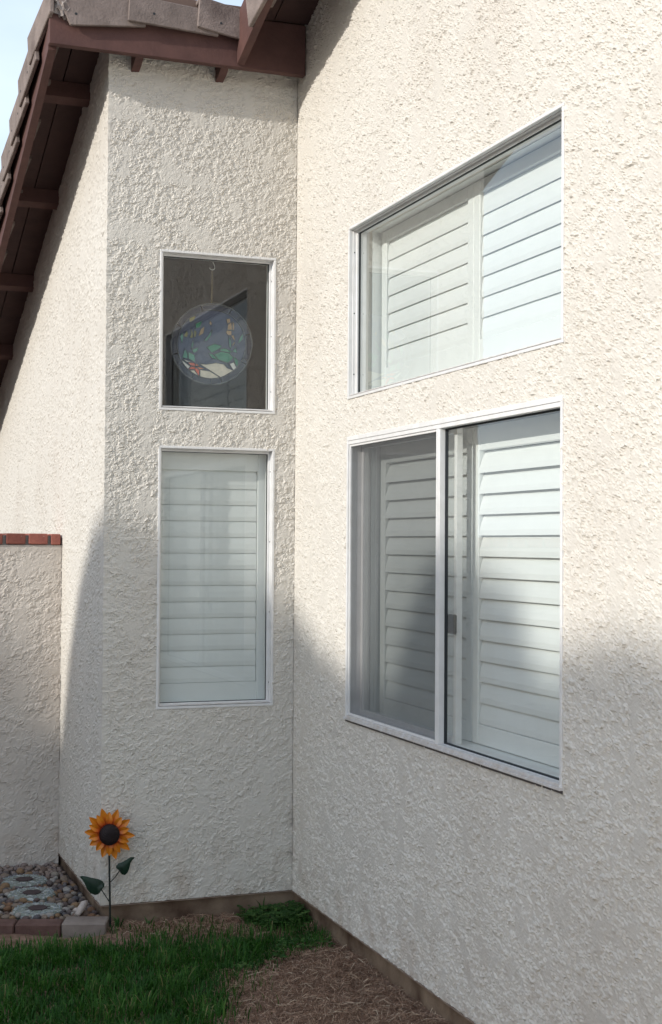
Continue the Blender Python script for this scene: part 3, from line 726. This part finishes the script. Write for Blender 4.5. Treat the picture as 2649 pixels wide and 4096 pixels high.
M['stepg'] = mat('stepping_stone_green', (.17, .195, .165), .7, .3, var=(.23, .25, .225), vscale=60, bump=.002, bscale=120, var2=(.45, .47, .46), v2scale=45, v2lo=.52, v2hi=.6)
M['stepd'] = mat('stepping_stone_dark', (.045, .032, .035), .7, .3, var=(.075, .05, .05), vscale=60)
M['chip'] = mat('pale_mosaic_chip', (.40, .43, .46), .5, .4, var=(.20, .24, .26), vscale=90)
labs = ['round mosaic stepping stone nearest the garden wall, dark oval centre', 'middle round mosaic stepping stone between the other two', 'round mosaic stepping stone nearest the brick edging, dark centre']
for (x, y), lb in zip(DISC, labs):
    t = empty('stepping_stone', (x, y, .01), lb, 'stepping stone', 'mosaic stepping stones in the pebbles')
    f = MB(); zt = .047
    prof = [(.0, zt), (.098, zt), (.105, zt-.006), (.108, .01)]
    vs_ = [(x, y, zt)]; fs_ = []
    for r_, z_ in prof[1:]:
        vs_ += [(x+r_*math.cos(2*math.pi*k/40), y+r_*math.sin(2*math.pi*k/40), z_) for k in range(40)]
    fs_ += [(0, 1+k, 1+(k+1) % 40) for k in range(40)]
    for i in range(2): fs_ += [(1+i*40+k, 1+i*40+40+k, 1+i*40+40+(k+1) % 40, 1+i*40+(k+1) % 40) for k in range(40)]
    f._add(vs_, fs_); f.build('disc', M['stepg'], t)
    f = MB(); f.prism([(x+.040*math.cos(2*math.pi*k/28), y+.040*math.sin(2*math.pi*k/28), zt+.0005) for k in range(28)], (0, 0, .0035)); f.build('centre', M['stepd'], t)
    f = MB()
    for rr_, n_ in ((.094, 46), (.083, 30), (.070, 16)):
        for k in range(n_):
            if rnd.random() < .25: continue
            q_ = 2*math.pi*(k+rnd.uniform(-.3, .3))/n_; s_ = rnd.uniform(.0022, .0048); r2 = rr_+rnd.uniform(-.004, .004)
            cxx, cyy = x+r2*math.cos(q_), y+r2*math.sin(q_)
            f.prism([(cxx+s_*math.cos(q_+w_), cyy+s_*math.sin(q_+w_), zt+.0003) for w_ in (.5, 2.2, 3.9, 5.2)], (0, 0, .0022))
    o = f.build('mosaic_chips', M['chip'], t); o['kind'] = 'stuff'
    for k in range(8):
        q_ = 2*math.pi*k/8+.2; f = MB()
        f.tube([(x+r_*math.cos(q_), y+r_*math.sin(q_), zt+.001) for r_ in (.041, .056)], .0016, 4)
        f.build('spoke', M['stepd'], t)

M['edger'] = mat('dark_red_edging', (.11, .062, .052), .85, .2, var=(.16, .095, .08), vscale=18, bump=.004, bscale=70)
M['edgep'] = mat('pale_edging', (.29, .245, .215), .85, .2, var=(.19, .155, .135), vscale=14, bump=.004, bscale=60)
ang = math.atan(-0.335)
ex = [(-1.60, -1.412, 'edger', 'dark red edging brick at the far left end of the row'), (-1.409, -1.2085, 'edger', 'dark red edging brick cut by the left picture edge'), (-1.2035, -1.029, 'edger', 'whole dark red edging brick between lawn and pebbles'), (-1.024, -0.853, 'edgep', 'pale grey edging block beside the house corner')]
for i, (a, b, mk, lb) in enumerate(ex):
    if i == 0: continue
    L = (b-a)/math.cos(ang); g = MB(); dp = .092 if mk == 'edger' else .115
    g.box(-L/2, L/2, 0, dp, -.06, .044 if mk == 'edger' else .048, .005)
    o = link('edging_brick', g.mesh('edging_brick'), M[mk]); xm = (a+b)/2
    o.location = (xm, edge_y(xm)-.03, 0); o.rotation_euler = (0, 0, ang)
    tag(o, lb, 'edging brick', 'edging bricks along the lawn')
# forked pale stone lying on the edge
bm = bmesh.new()
f = MB(); f.tube([(-.945, .000, .052), (-.925, .025, .066), (-.905, .055, .082), (-.892, .075, .084)], [.010, .016, .015, .009], 8); f.tube([(-.925, .022, .062), (-.940, .050, .060), (-.948, .062, .055)], [.012, .011, .006], 7)
M['rock'] = mat('pale_stone', (.52, .46, .42), .85, .2, var=(.40, .34, .31), vscale=30, bump=.004, bscale=90)
o = f.build('forked_stone', M['rock'], None, smooth=True); tag(o, 'pale forked stone resting on the edging block', 'stone')

# ------------------------------------------------------------------ metal sunflower
sy = -0.07
sf = empty('metal_sunflower', tuple(on(443, 3715, 1, sy)), 'orange metal sunflower stake with two dark green leaves at the house corner', 'garden ornament')
def SF(x, y, d=0.0):
    p_ = on(300+.2353*x, 3200+.2353*y, 1, sy-d); return Vector(p_)
def petal_mat():
    m = bpy.data.materials.new('orange_petal_paint'); m.use_nodes = True
    n = m.node_tree.nodes; l = m.node_tree.links; b = n['Principled BSDF']; b.inputs['Roughness'].default_value = .45
    at = n.new('ShaderNodeAttribute'); at.attribute_name = 'along'
    cr = n.new('ShaderNodeValToRGB'); e = cr.color_ramp.elements
    e[0].position = .22; e[0].color = (.42, .035, .010, 1); e[1].position = .62; e[1].color = (.66, .215, .010, 1)
    x = e.new(.40); x.color = (.62, .13, .010, 1)
    l.new(at.outputs['Fac'], cr.inputs[0]); l.new(cr.outputs[0], b.inputs['Base Color']); return m
M['petal'] = petal_mat()
M['stem'] = mat('black_green_rod', (.012, .018, .016), .5, .4)
M['leaf'] = mat('dark_green_leaf_paint', (.012, .040, .022), .45, .4, var=(.008, .025, .016), vscale=30)
M['seed'] = mat('brown_black_seed_disc', (.014, .009, .010), .65, .25, var=(.022, .014, .015), vscale=200)
C0 = (580, 580)
outer = [(455, 140), (735, 155), (940, 330), (1022, 605), (935, 850), (700, 1010), (465, 980), (250, 770), (158, 545), (240, 290)]
inner = [(585, 202), (800, 292), (927, 488), (922, 715), (770, 900), (585, 950), (360, 862), (235, 655), (238, 430), (370, 255)]
for lay, tips in ((0, outer), (1, inner)):
    for (tx, ty) in tips:
        dx, dy = tx-C0[0], ty-C0[1]; L = math.hypot(dx, dy); ux, uy = dx/L, dy/L; nx, ny = -uy, ux
        r0 = 130; rows = []
        for t_, wf in ((0, .55), (.2, .78), (.42, 1.0), (.62, .92), (.8, .6), (.93, .25), (1, 0.0)):
            rr_ = r0+(L-r0)*t_; hw = 66*wf*(1.0 if lay == 0 else .92)
            bend = (.010 if lay else .004)*math.sin(math.pi*min(1, t_*1.05))+(.004 if lay else 0)
            c_ = (C0[0]+ux*rr_, C0[1]+uy*rr_)
            rows.append((SF(c_[0]+nx*hw, c_[1]+ny*hw, bend), SF(c_[0], c_[1], bend-.0065*wf), SF(c_[0]-nx*hw, c_[1]-ny*hw, bend), rr_/L if False else (rr_-100)/(L-100)))
        vs_ = []; al = []
        for (a, b, c, k) in rows:
            for p_ in (a, b, c): vs_.append(p_); al.append(k)
        m_ = len(vs_); vs2 = vs_+[p_+Vector((0, .0012, 0)) for p_ in vs_]; al = al+al
        fs_ = []
        for i in range(len(rows)-1):
            for j in range(2):
                a = i*3+j; fs_.append((a, a+1, a+4, a+3)); fs_.append((m_+a+3, m_+a+4, m_+a+1, m_+a))
        for i in range(len(rows)-1):
            fs_.append((i*3, (i+1)*3, m_+(i+1)*3, m_+i*3)); fs_.append((i*3+2, m_+i*3+2, m_+(i+1)*3+2, (i+1)*3+2))
        g = MB(); g._add([tuple(p_) for p_ in vs2], fs_); me = g.mesh('petal')
        at = me.attributes.new('along', 'FLOAT', 'POINT'); at.data.foreach_set('value', al)
        link('petal', me, M['petal'], sf)
# domed seed head
f = MB(); c_ = SF(578, 580); rad = (SF(750, 580)-c_).length
vs_ = []; fs_ = []; NN = 32
for i, (rr_, dd) in enumerate(((1, .000), (.99, .010), (.93, .018), (.8, .024), (.6, .029), (.35, .032), (.12, .033))):
    for k in range(NN):
        q_ = 2*math.pi*k/NN; j = (1 if i < 2 else 1+0.0)
        vs_.append((c_.x+rad*rr_*math.cos(q_), c_.y-.008-dd-(.0009 if (i+k) % 2 else 0), c_.z+rad*1.03*rr_*math.sin(q_)))
for i in range(6):
    for k in range(NN): fs_.append((i*NN+k, i*NN+(k+1) % NN, (i+1)*NN+(k+1) % NN, (i+1)*NN+k))
fs_.append(tuple(6*NN+k for k in range(NN))); f._add(vs_, fs_); f.build('seed_head', M['seed'], sf)
f = MB(); f.tube([SF(585, 760, -.006), SF(588, 1300, -.006), SF(603, 2190, -.006), SF(604, 2330, -.006)], .0042, 8); f.build('stem', M['stem'], sf)
ll = [(75, 1300), (130, 1288), (200, 1298), (280, 1320), (400, 1345), (470, 1375), (503, 1425), (500, 1475), (455, 1525), (430, 1570), (395, 1604), (340, 1617), (260, 1582), (200, 1500), (160, 1410), (120, 1350)]
rl = [(1022, 980), (990, 968), (945, 972), (880, 1012), (815, 1050), (740, 1078), (700, 1118), (702, 1158), (760, 1200), (775, 1240), (800, 1265), (850, 1277), (895, 1238), (928, 1155), (945, 1075), (975, 1025)]
for pl, root, tipd, stk in ((ll, (455, 1530), (75, 1300), (590, 1735)), (rl, (757, 1205), (1022, 980), (605, 1395))):
    n_ = len(pl); a, b = Vector((*root, 0)), Vector((*tipd, 0)); ax = (b-a).normalized()
    vs_ = []; mid = []
    for (x, y) in pl:
        v_ = Vector((x, y, 0))-a; t_ = v_.dot(ax); off = abs((v_-ax*t_).length)
        vs_.append(SF(x, y, .012*off/140)); 
    m_pts = [SF(*(a+ax*(b-a).length*k/4).to_2d(), -.002+.004*math.sin(k*.8)) for k in range(5)]
    bm = bmesh.new()
    cen = [bm.verts.new(p_) for p_ in m_pts]; rim = [bm.verts.new(p_) for p_ in vs_]
    cpos = [(a+ax*(b-a).length*k/4).to_2d() for k in range(5)]
    near = [min(range(5), key=lambda k: (Vector(p2)-cpos[k]).length) for p2 in pl]
    for i in range(n_):
        j = (i+1) % n_; A, B = near[i], near[j]
        try:
            bm.faces.new((rim[i], rim[j], cen[B]) if A == B else (rim[i], rim[j], cen[B], cen[A]))
        except ValueError: pass
    bmesh.ops.recalc_face_normals(bm, faces=bm.faces)
    me = bpy.data.meshes.new('leaf'); bm.to_mesh(me); bm.free()
    lf = link('leaf', me, M['leaf'], sf, True); sm = lf.modifiers.new('thickness', 'SOLIDIFY'); sm.thickness = .0015
    f = MB(); k1, k2 = Vector((*root, 0)), Vector((*stk, 0)); md = (k1+k2)/2+Vector((6, 10, 0))
    f.tube([SF(*(k1+(k1-k2)*.3).to_2d(), -.002), SF(*k1.to_2d(), 0), SF(*md.to_2d(), -.003), SF(*k2.to_2d(), -.006)], .0022, 6); f.build('leaf_stalk', M['stem'], lf)

# ------------------------------------------------------------------ lawn, dry thatch, clover
def inpoly(x, y, poly):
    c = False; n_ = len(poly)
    for i in range(n_):
        x1_, y1_ = poly[i]; x2_, y2_ = poly[i-1]
        if (y1_ > y) != (y2_ > y) and x < (x2_-x1_)*(y-y1_)/(y2_-y1_)+x1_: c = not c
    return c
lawn = [(-2.3, edge_y(-2.3)-.20), (-0.86, -.33), (-.70, -.37), (-.50, -.42), (-.36, -.49), (-.30, -.56), (-.34, -.72), (-.52, -.86), (-.58, -1.0), (-.62, -1.15), (-.74, -1.4), (-.86, -1.75), (-.95, -2.4), (-2.3, -2.4)]
_CLG = np.clip(0.5+0.8*gnoise(*np.meshgrid(np.arange(0, 3, .02)/.16, np.arange(0, 3, .02)/.16), 77), 0, 1)
def CL(x, y): return _CLG[int((y+2.5)/.02) % 150, int((x+2.4)/.02) % 150]
def blades(n_, region, hmin, hmax, wmin, wmax, lean, seed, name, m, edge_noise=.05, flat=False):
    r_ = random.Random(seed); vs_ = []; fs_ = []; colr = []
    xs = [p_[0] for p_ in region]; ys = [p_[1] for p_ in region]
    bx0, bx1, by0, by1 = min(xs), max(xs), min(ys), max(ys); k = 0; tr = 0
    N = np.random.RandomState(seed)
    while k < n_ and tr < n_*6:
        tr += 1
        x = r_.uniform(bx0, bx1); y = r_.uniform(by0, by1)
        jx, jy = r_.gauss(0, edge_noise), r_.gauss(0, edge_noise)
        if not inpoly(x+jx, y+jy, region) or x > 0.012 or y > -.0 and x > -WB: continue
        k += 1; z = gz(x, y)-.004
        cl = float(CL(x, y)); h = r_.uniform(hmin, hmax)*(0.75+0.5*cl)*(1.25 if r_.random() < .12 else 1); w_ = r_.uniform(wmin, wmax); a = r_.uniform(0, 6.283) if flat else 6.3*cl*1.3+r_.gauss(0, 1.1); ln = r_.uniform(.2, 1)*lean*h
        d = Vector((math.cos(a), math.sin(a), 0)); s = Vector((-d.y, d.x, 0))*w_
        b = Vector((x, y, z)); o = len(vs_); c = r_.random() if flat else min(1, max(0, .65*r_.random()+.35*cl+(.3 if r_.random() < .06 else 0)))
        if flat:
            cv = r_.uniform(-.4, .4)*h; zz0 = r_.uniform(.002, .014); zz1 = r_.uniform(.002, .022); zm = r_.uniform(.006, .024)
            pp = [b-d*h*.5+Vector((0, 0, zz0)), b+s.normalized()*cv*.5+Vector((0, 0, zm)), b+d*h*.5+Vector((0, 0, zz1))]
            up = Vector((0, 0, w_))
            for p_ in pp: vs_ += [tuple(p_-s*.7-up*.3), tuple(p_+s*.7+up*.5)]
            fs_ += [(o, o+1, o+3, o+2), (o+2, o+3, o+5, o+4)]; colr += [c]*6
        else:
            m1 = b+d*ln*.25+Vector((0, 0, h*.5)); m2 = b+d*ln*.6+Vector((0, 0, h*.82)); tp = b+d*ln+Vector((0, 0, h*(1-.25*ln/h)))
            vs_ += [tuple(b-s), tuple(b+s), tuple(m1-s*.9), tuple(m1+s*.9), tuple(m2-s*.6), tuple(m2+s*.6), tuple(tp)]
            fs_ += [(o, o+1, o+3, o+2), (o+2, o+3, o+5, o+4), (o+4, o+5, o+6)]; colr += [c]*7
    me = bpy.data.meshes.new(name); me.from_pydata(vs_, [], fs_)
    at = me.attributes.new('tone', 'FLOAT', 'POINT'); at.data.foreach_set('value', colr)
    return link(name, me, m)
def tone_mat(name, stops, rough=.6, trans=0.0):
    m = bpy.data.materials.new(name); m.use_nodes = True
    n = m.node_tree.nodes; l = m.node_tree.links; b = n['Principled BSDF']; b.inputs['Roughness'].default_value = rough
    b.inputs['Specular IOR Level'].default_value = .25
    at = n.new('ShaderNodeAttribute'); at.attribute_name = 'tone'
    cr = n.new('ShaderNodeValToRGB'); e = cr.color_ramp.elements
    e[0].position = stops[0][0]; e[0].color = (*stops[0][1], 1); e[1].position = stops[-1][0]; e[1].color = (*stops[-1][1], 1)
    for p_, c in stops[1:-1]: x = e.new(p_); x.color = (*c, 1)
    l.new(at.outputs['Fac'], cr.inputs[0]); l.new(cr.outputs[0], b.inputs['Base Color'])
    if trans:
        tl = n.new('ShaderNodeBsdfTranslucent'); l.new(cr.outputs[0], tl.inputs[0])
        mx = n.new('ShaderNodeMixShader'); mx.inputs[0].default_value = trans
        l.new(b.outputs[0], mx.inputs[1]); l.new(tl.outputs[0], mx.inputs[2]); l.new(mx.outputs[0], n['Material Output'].inputs[0])
    return m
M['grass'] = tone_mat('lawn_grass', [(0, (.011, .050, .007)), (.45, (.023, .096, .011)), (.85, (.054, .158, .020)), (.95, (.10, .18, .035)), (1, (.24, .21, .09))], .55, .3)
M['thatch'] = tone_mat('dry_thatch', [(0, (.14, .080, .052)), (.45, (.26, .155, .105)), (.85, (.42, .28, .195)), (1, (.58, .44, .32))], .9)
M['straw'] = tone_mat('pale_straw', [(0, (.30, .20, .13)), (.6, (.48, .36, .25)), (1, (.62, .50, .37))], .9)
M['clover'] = tone_mat('clover_leaf', [(0, (.025, .080, .018)), (.6, (.050, .13, .028)), (1, (.10, .18, .045))], .55, .25)
g1 = blades(42000, lawn, .030, .068, .0013, .0026, .95, 5, 'lawn_grass', M['grass'], .035)
tag(g1, 'thick dark green lawn grass in the shade', 'grass', None, 'stuff')
tongue = [(-.40, -.43), (-.2, -.40), (-.10, -.36), (-.02, -.33), (0.0, -.44), (-.10, -.56), (-.22, -.66), (-.38, -.74)]
g4 = blades(1500, tongue, .018, .048, .0012, .0024, .9, 9, 'thin_grass', M['grass'], .03)
tag(g4, 'thin short grass tongue reaching the foot of the long wall', 'grass', None, 'stuff')
dry = [(-.86, -.02), (-.84, -.10), (-.6, -.24), (-.3, -.34), (-.05, -.30), (.012, -.45), (-.1, -.48), (-.3, -.62), (-.58, -.76), (-.72, -1.25), (-.95, -2.4), (.012, -2.4), (.012, 0), (-.5, 0)]
g2 = blades(30000, dry, .014, .048, .0005, .0011, 0, 6, 'dry_thatch', M['thatch'], .03, True)
tag(g2, 'brown dry grass thatch on bare soil below the long wall', 'dry grass', None, 'stuff')
g5 = blades(1600, dry, .03, .075, .0009, .0017, 0, 16, 'pale_straw', M['straw'], .03, True)
tag(g5, 'pale straw strands scattered over the brown thatch', 'straw', None, 'stuff')
mix = [(-.84, -.10), (-.80, -.34), (-.40, -.46), (-.05, -.45), (-.1, -.6), (-.50, -.82), (-.62, -1.3), (-.56, -1.3), (-.44, -.82), (.0, -.52), (.0, -.18), (-.3, -.22), (-.6, -.12)]
g3 = blades(700, mix, .02, .06, .0012, .0024, .9, 8, 'stray_grass', M['grass'], .06)
tag(g3, 'sparse grass tufts at the ragged edge of the lawn', 'grass', None, 'stuff')
def clover(n_, poly, seed, name, hmax):
    r_ = random.Random(seed); vs_ = []; fs_ = []; colr = []; k = 0
    xs = [p_[0] for p_ in poly]; ys = [p_[1] for p_ in poly]
    while k < n_:
        x = r_.uniform(min(xs), max(xs)); y = r_.uniform(min(ys), max(ys))
        if not inpoly(x+r_.gauss(0, .03), y+r_.gauss(0, .03), poly) or y > -.005 or x > .005: continue
        k += 1; z = gz(x, y)+r_.uniform(.008, hmax); c = r_.random(); sz = r_.uniform(.006, .013); a0_ = r_.uniform(0, 6.3)
        for j in range(3):
            a = a0_+j*2.1; d = Vector((math.cos(a), math.sin(a), r_.uniform(-.25, .3))); s = Vector((-math.sin(a), math.cos(a), r_.uniform(-.3, .3)))
            b = Vector((x, y, z)); o = len(vs_)
            vs_ += [tuple(b), tuple(b+d*sz*.7+s*sz*.6), tuple(b+d*sz*1.25+s*sz*.35), tuple(b+d*sz*1.1), tuple(b+d*sz*1.25-s*sz*.35), tuple(b+d*sz*.7-s*sz*.6)]
            fs_.append(tuple(range(o, o+6))); colr += [min(1, max(0, c+r_.uniform(-.15, .15)))]*6
        o = len(vs_); g0 = gz(x, y)-.003
        vs_ += [(x-.0007, y, z), (x+.0007, y, z), (x+.0007+r_.uniform(-.01, .01), y, g0), (x-.0007, y, g0)]; fs_.append((o, o+1, o+2, o+3)); colr += [c]*4
    me = bpy.data.meshes.new(name); me.from_pydata(vs_, [], fs_)
    at = me.attributes.new('tone', 'FLOAT', 'POINT'); at.data.foreach_set('value', colr)
    return link(name, me, M['clover'])
c1 = clover(900, [(-.24, -.03), (0, -.03), (0, -.24), (-.10, -.30), (-.26, -.16)], 11, 'clover_patch', .055)
tag(c1, 'patch of low green clover in the inside corner of the walls', 'clover', None, 'stuff')
c2_ = clover(260, [(-.05, -.30), (-.01, -.60), (-.14, -.62), (-.3, -.72), (-.5, -.85), (-.6, -.80), (-.3, -.58), (-.12, -.42)], 12, 'clover_fringe', .03)
tag(c2_, 'thin fringe of clover where the lawn meets dry thatch', 'clover', None, 'stuff')
# small weeds by the sunflower's foot
def weed(x, y, n_, h, seed, label):
    r_ = random.Random(seed); f = MB()
    for i in range(n_):
        a = r_.uniform(0, 6.3); d = Vector((math.cos(a), math.sin(a), 0)); b = Vector((x, y, gz(x, y)-.004))+d*.004
        hh = h*r_.uniform(.5, 1); sp = hh*r_.uniform(.3, .8); s = Vector((-d.y, d.x, 0))*r_.uniform(.002, .004)
        m1 = b+d*sp*.4+Vector((0, 0, hh*.7)); tp = b+d*sp+Vector((0, 0, hh))
        f._add([tuple(b-s*.5), tuple(b+s*.5), tuple(m1+s), tuple(m1-s), tuple(tp)], [(0, 1, 2, 3), (3, 2, 4)])
    o = f.build('weed', M['weed'], None, fix=False); tag(o, label, 'weed', 'weeds along the foot of the house')
M['weed'] = mat('weed_leaf', (.03, .085, .018), .6, .25, var=(.05, .12, .03), vscale=60)
weed(-.79, -.10, 16, .075, 3, 'green weed tuft right at the foot of the sunflower stem')
weed(-.655, -.06, 9, .055, 4, 'small grassy weed tuft on bare soil right of the sunflower')
weed(-.145, -.035, 7, .11, 5, 'tall thin weed standing among clover against the short wall')
weed(-.44, -.10, 7, .04, 6, 'tiny weed sprout on soil below the narrow window')
weed(-.10, -.50, 12, .045, 7, 'yellowish weed tuft at the foot of the long wall')

# ------------------------------------------------------------------ tall hedge added out of frame, outline shaped to shade the foot of the house
prof = [(9.0, .5), (5.0, .6), (3.2, .6), (2.4, .75), (1.75, .80), (1.48, .72), (1.36, .25), (1.30, .05), (1.24, .35), (1.04, .74), (.83, 1.05), (.60, 1.22), (.30, 1.35), (0, 1.24), (-.35, 1.10), (-.67, 1.02), (-.90, 1.04), (-.95, 1.2), (-1.0, 1.42), (-1.18, 1.56), (-1.55, 1.54), (-1.80, 1.44), (-1.88, 1.28), (-2.0, 1.19), (-2.15, 1.24), (-2.45, 1.29), (-2.9, 1.31), (-3.6, 1.30)]
DX = 12.0
hg = empty('shade_hedge', (-DX, -5.5, 0), 'tall hedge added out of frame to the left, outline shaped to cast the wall shadows', 'hedge')
pp = [(y-SB*DX, z+SA*DX) for y, z in prof]
f = MB(); f.prism([(-DX-.2, pp[0][0], 0)]+[(-DX-.2, y, z-.07) for y, z in pp]+[(-DX-.2, pp[-1][0], 0)], (0.4, 0, 0))  # solid core added so the outline blocks the sun
M['hedge'] = tone_mat('hedge_leaf', [(0, (.02, .045, .012)), (.6, (.035, .075, .02)), (1, (.06, .10, .03))], .5, .2)
M['hcore'] = mat('hedge_core', (.02, .035, .012), .9)
f.build('shade_core', M['hcore'], hg)
vs_ = []; fs_ = []; tn = []
py_ = np.array([p_[0] for p_ in pp])[::-1]; pz_ = np.array([p_[1] for p_ in pp])[::-1]
for i in range(26000):
    y = rnd.uniform(py_[0], py_[-1]); top_ = float(np.interp(y, py_, pz_))
    z = top_+rnd.uniform(-.14, -.03) if i % 3 == 0 else rnd.uniform(.1, top_); x = -DX+rnd.choice((-1, 1))*rnd.uniform(.15, .32) if z < top_-.1 else -DX+rnd.uniform(-.3, .3)
    a = rnd.uniform(0, 6.3); e = rnd.uniform(-.6, 1.0); d = Vector((math.cos(a)*math.cos(e), math.sin(a)*math.cos(e), math.sin(e))); s = d.orthogonal().normalized(); L = rnd.uniform(.04, .08)
    b = Vector((x, y, z)); o = len(vs_); vs_ += [tuple(b), tuple(b+d*L*.5+s*L*.3), tuple(b+d*L), tuple(b+d*L*.5-s*L*.3)]; fs_.append((o, o+1, o+2, o+3)); tn += [rnd.random()]*4
me = bpy.data.meshes.new('foliage'); me.from_pydata(vs_, [], fs_); at = me.attributes.new('tone', 'FLOAT', 'POINT'); at.data.foreach_set('value', tn)
link('foliage', me, M['hedge'], hg)

# ------------------------------------------------------------------ neighbour's house added out of frame to keep low sky light off the eaves
nb = empty('sky_block_house', (-13, 8.5, 0), 'two-storey gabled house added out of frame to the left to block low sky light', 'house')
M['nwall'] = mat('neighbour_stucco', (.46, .40, .33), .9, .15, var=(.50, .44, .37), vscale=3, bump=.004, bscale=60)
M['nroof'] = mat('neighbour_roof_tile', (.20, .12, .09), .9, .15, var=(.14, .09, .07), vscale=10, bump=.01, bscale=20)
f = MB(); f.prism([(-17, 5.2, 0), (-9.2, 5.2, 0), (-9.2, 5.2, 5.6), (-13.1, 5.2, 7.4), (-17, 5.2, 5.6)], (0, 6.6, 0)); f.build('wall', M['nwall'], nb)
for sx in (-1, 1):
    f = MB(); xa, xb = -13.1, -13.1+sx*4.5
    f.prism([(xa, 4.7, 7.43), (xb, 4.7, 7.43-4.5*.4615), (xb, 4.7, 7.55-4.5*.4615), (xa, 4.7, 7.55)], (0, 7.6, 0)); f.build('roof', M['nroof'], nb)
for (yc, zc) in ((6.9, 1.6), (10.1, 1.6), (6.9, 4.2), (10.1, 4.2)):
    f = MB(); y0, y1, z0, z1 = yc-.75, yc+.75, zc-.6, zc+.6
    f.box(-9.2, -9.16, y0-.08, y1+.08, z1, z1+.08); f.box(-9.2, -9.16, y0-.08, y1+.08, z0-.08, z0); f.box(-9.2, -9.16, y0-.08, y0, z0, z1); f.box(-9.2, -9.16, y1, y1+.08, z0, z1); f.box(-9.2, -9.165, yc-.03, yc+.03, z0, z1)
    wf = f.build('window', M['white'], nb)
    f = MB(); f._add([(-9.18, y0, z0), (-9.18, y1, z0), (-9.18, y1, z1), (-9.18, y0, z1)], [(0, 1, 2, 3)]); f.build('pane', M['glass'], wf, fix=False)
    f = MB(); f.box(-9.199, -9.19, y0, y1, z0, z1); f.build('blind', M['shutter'], wf)
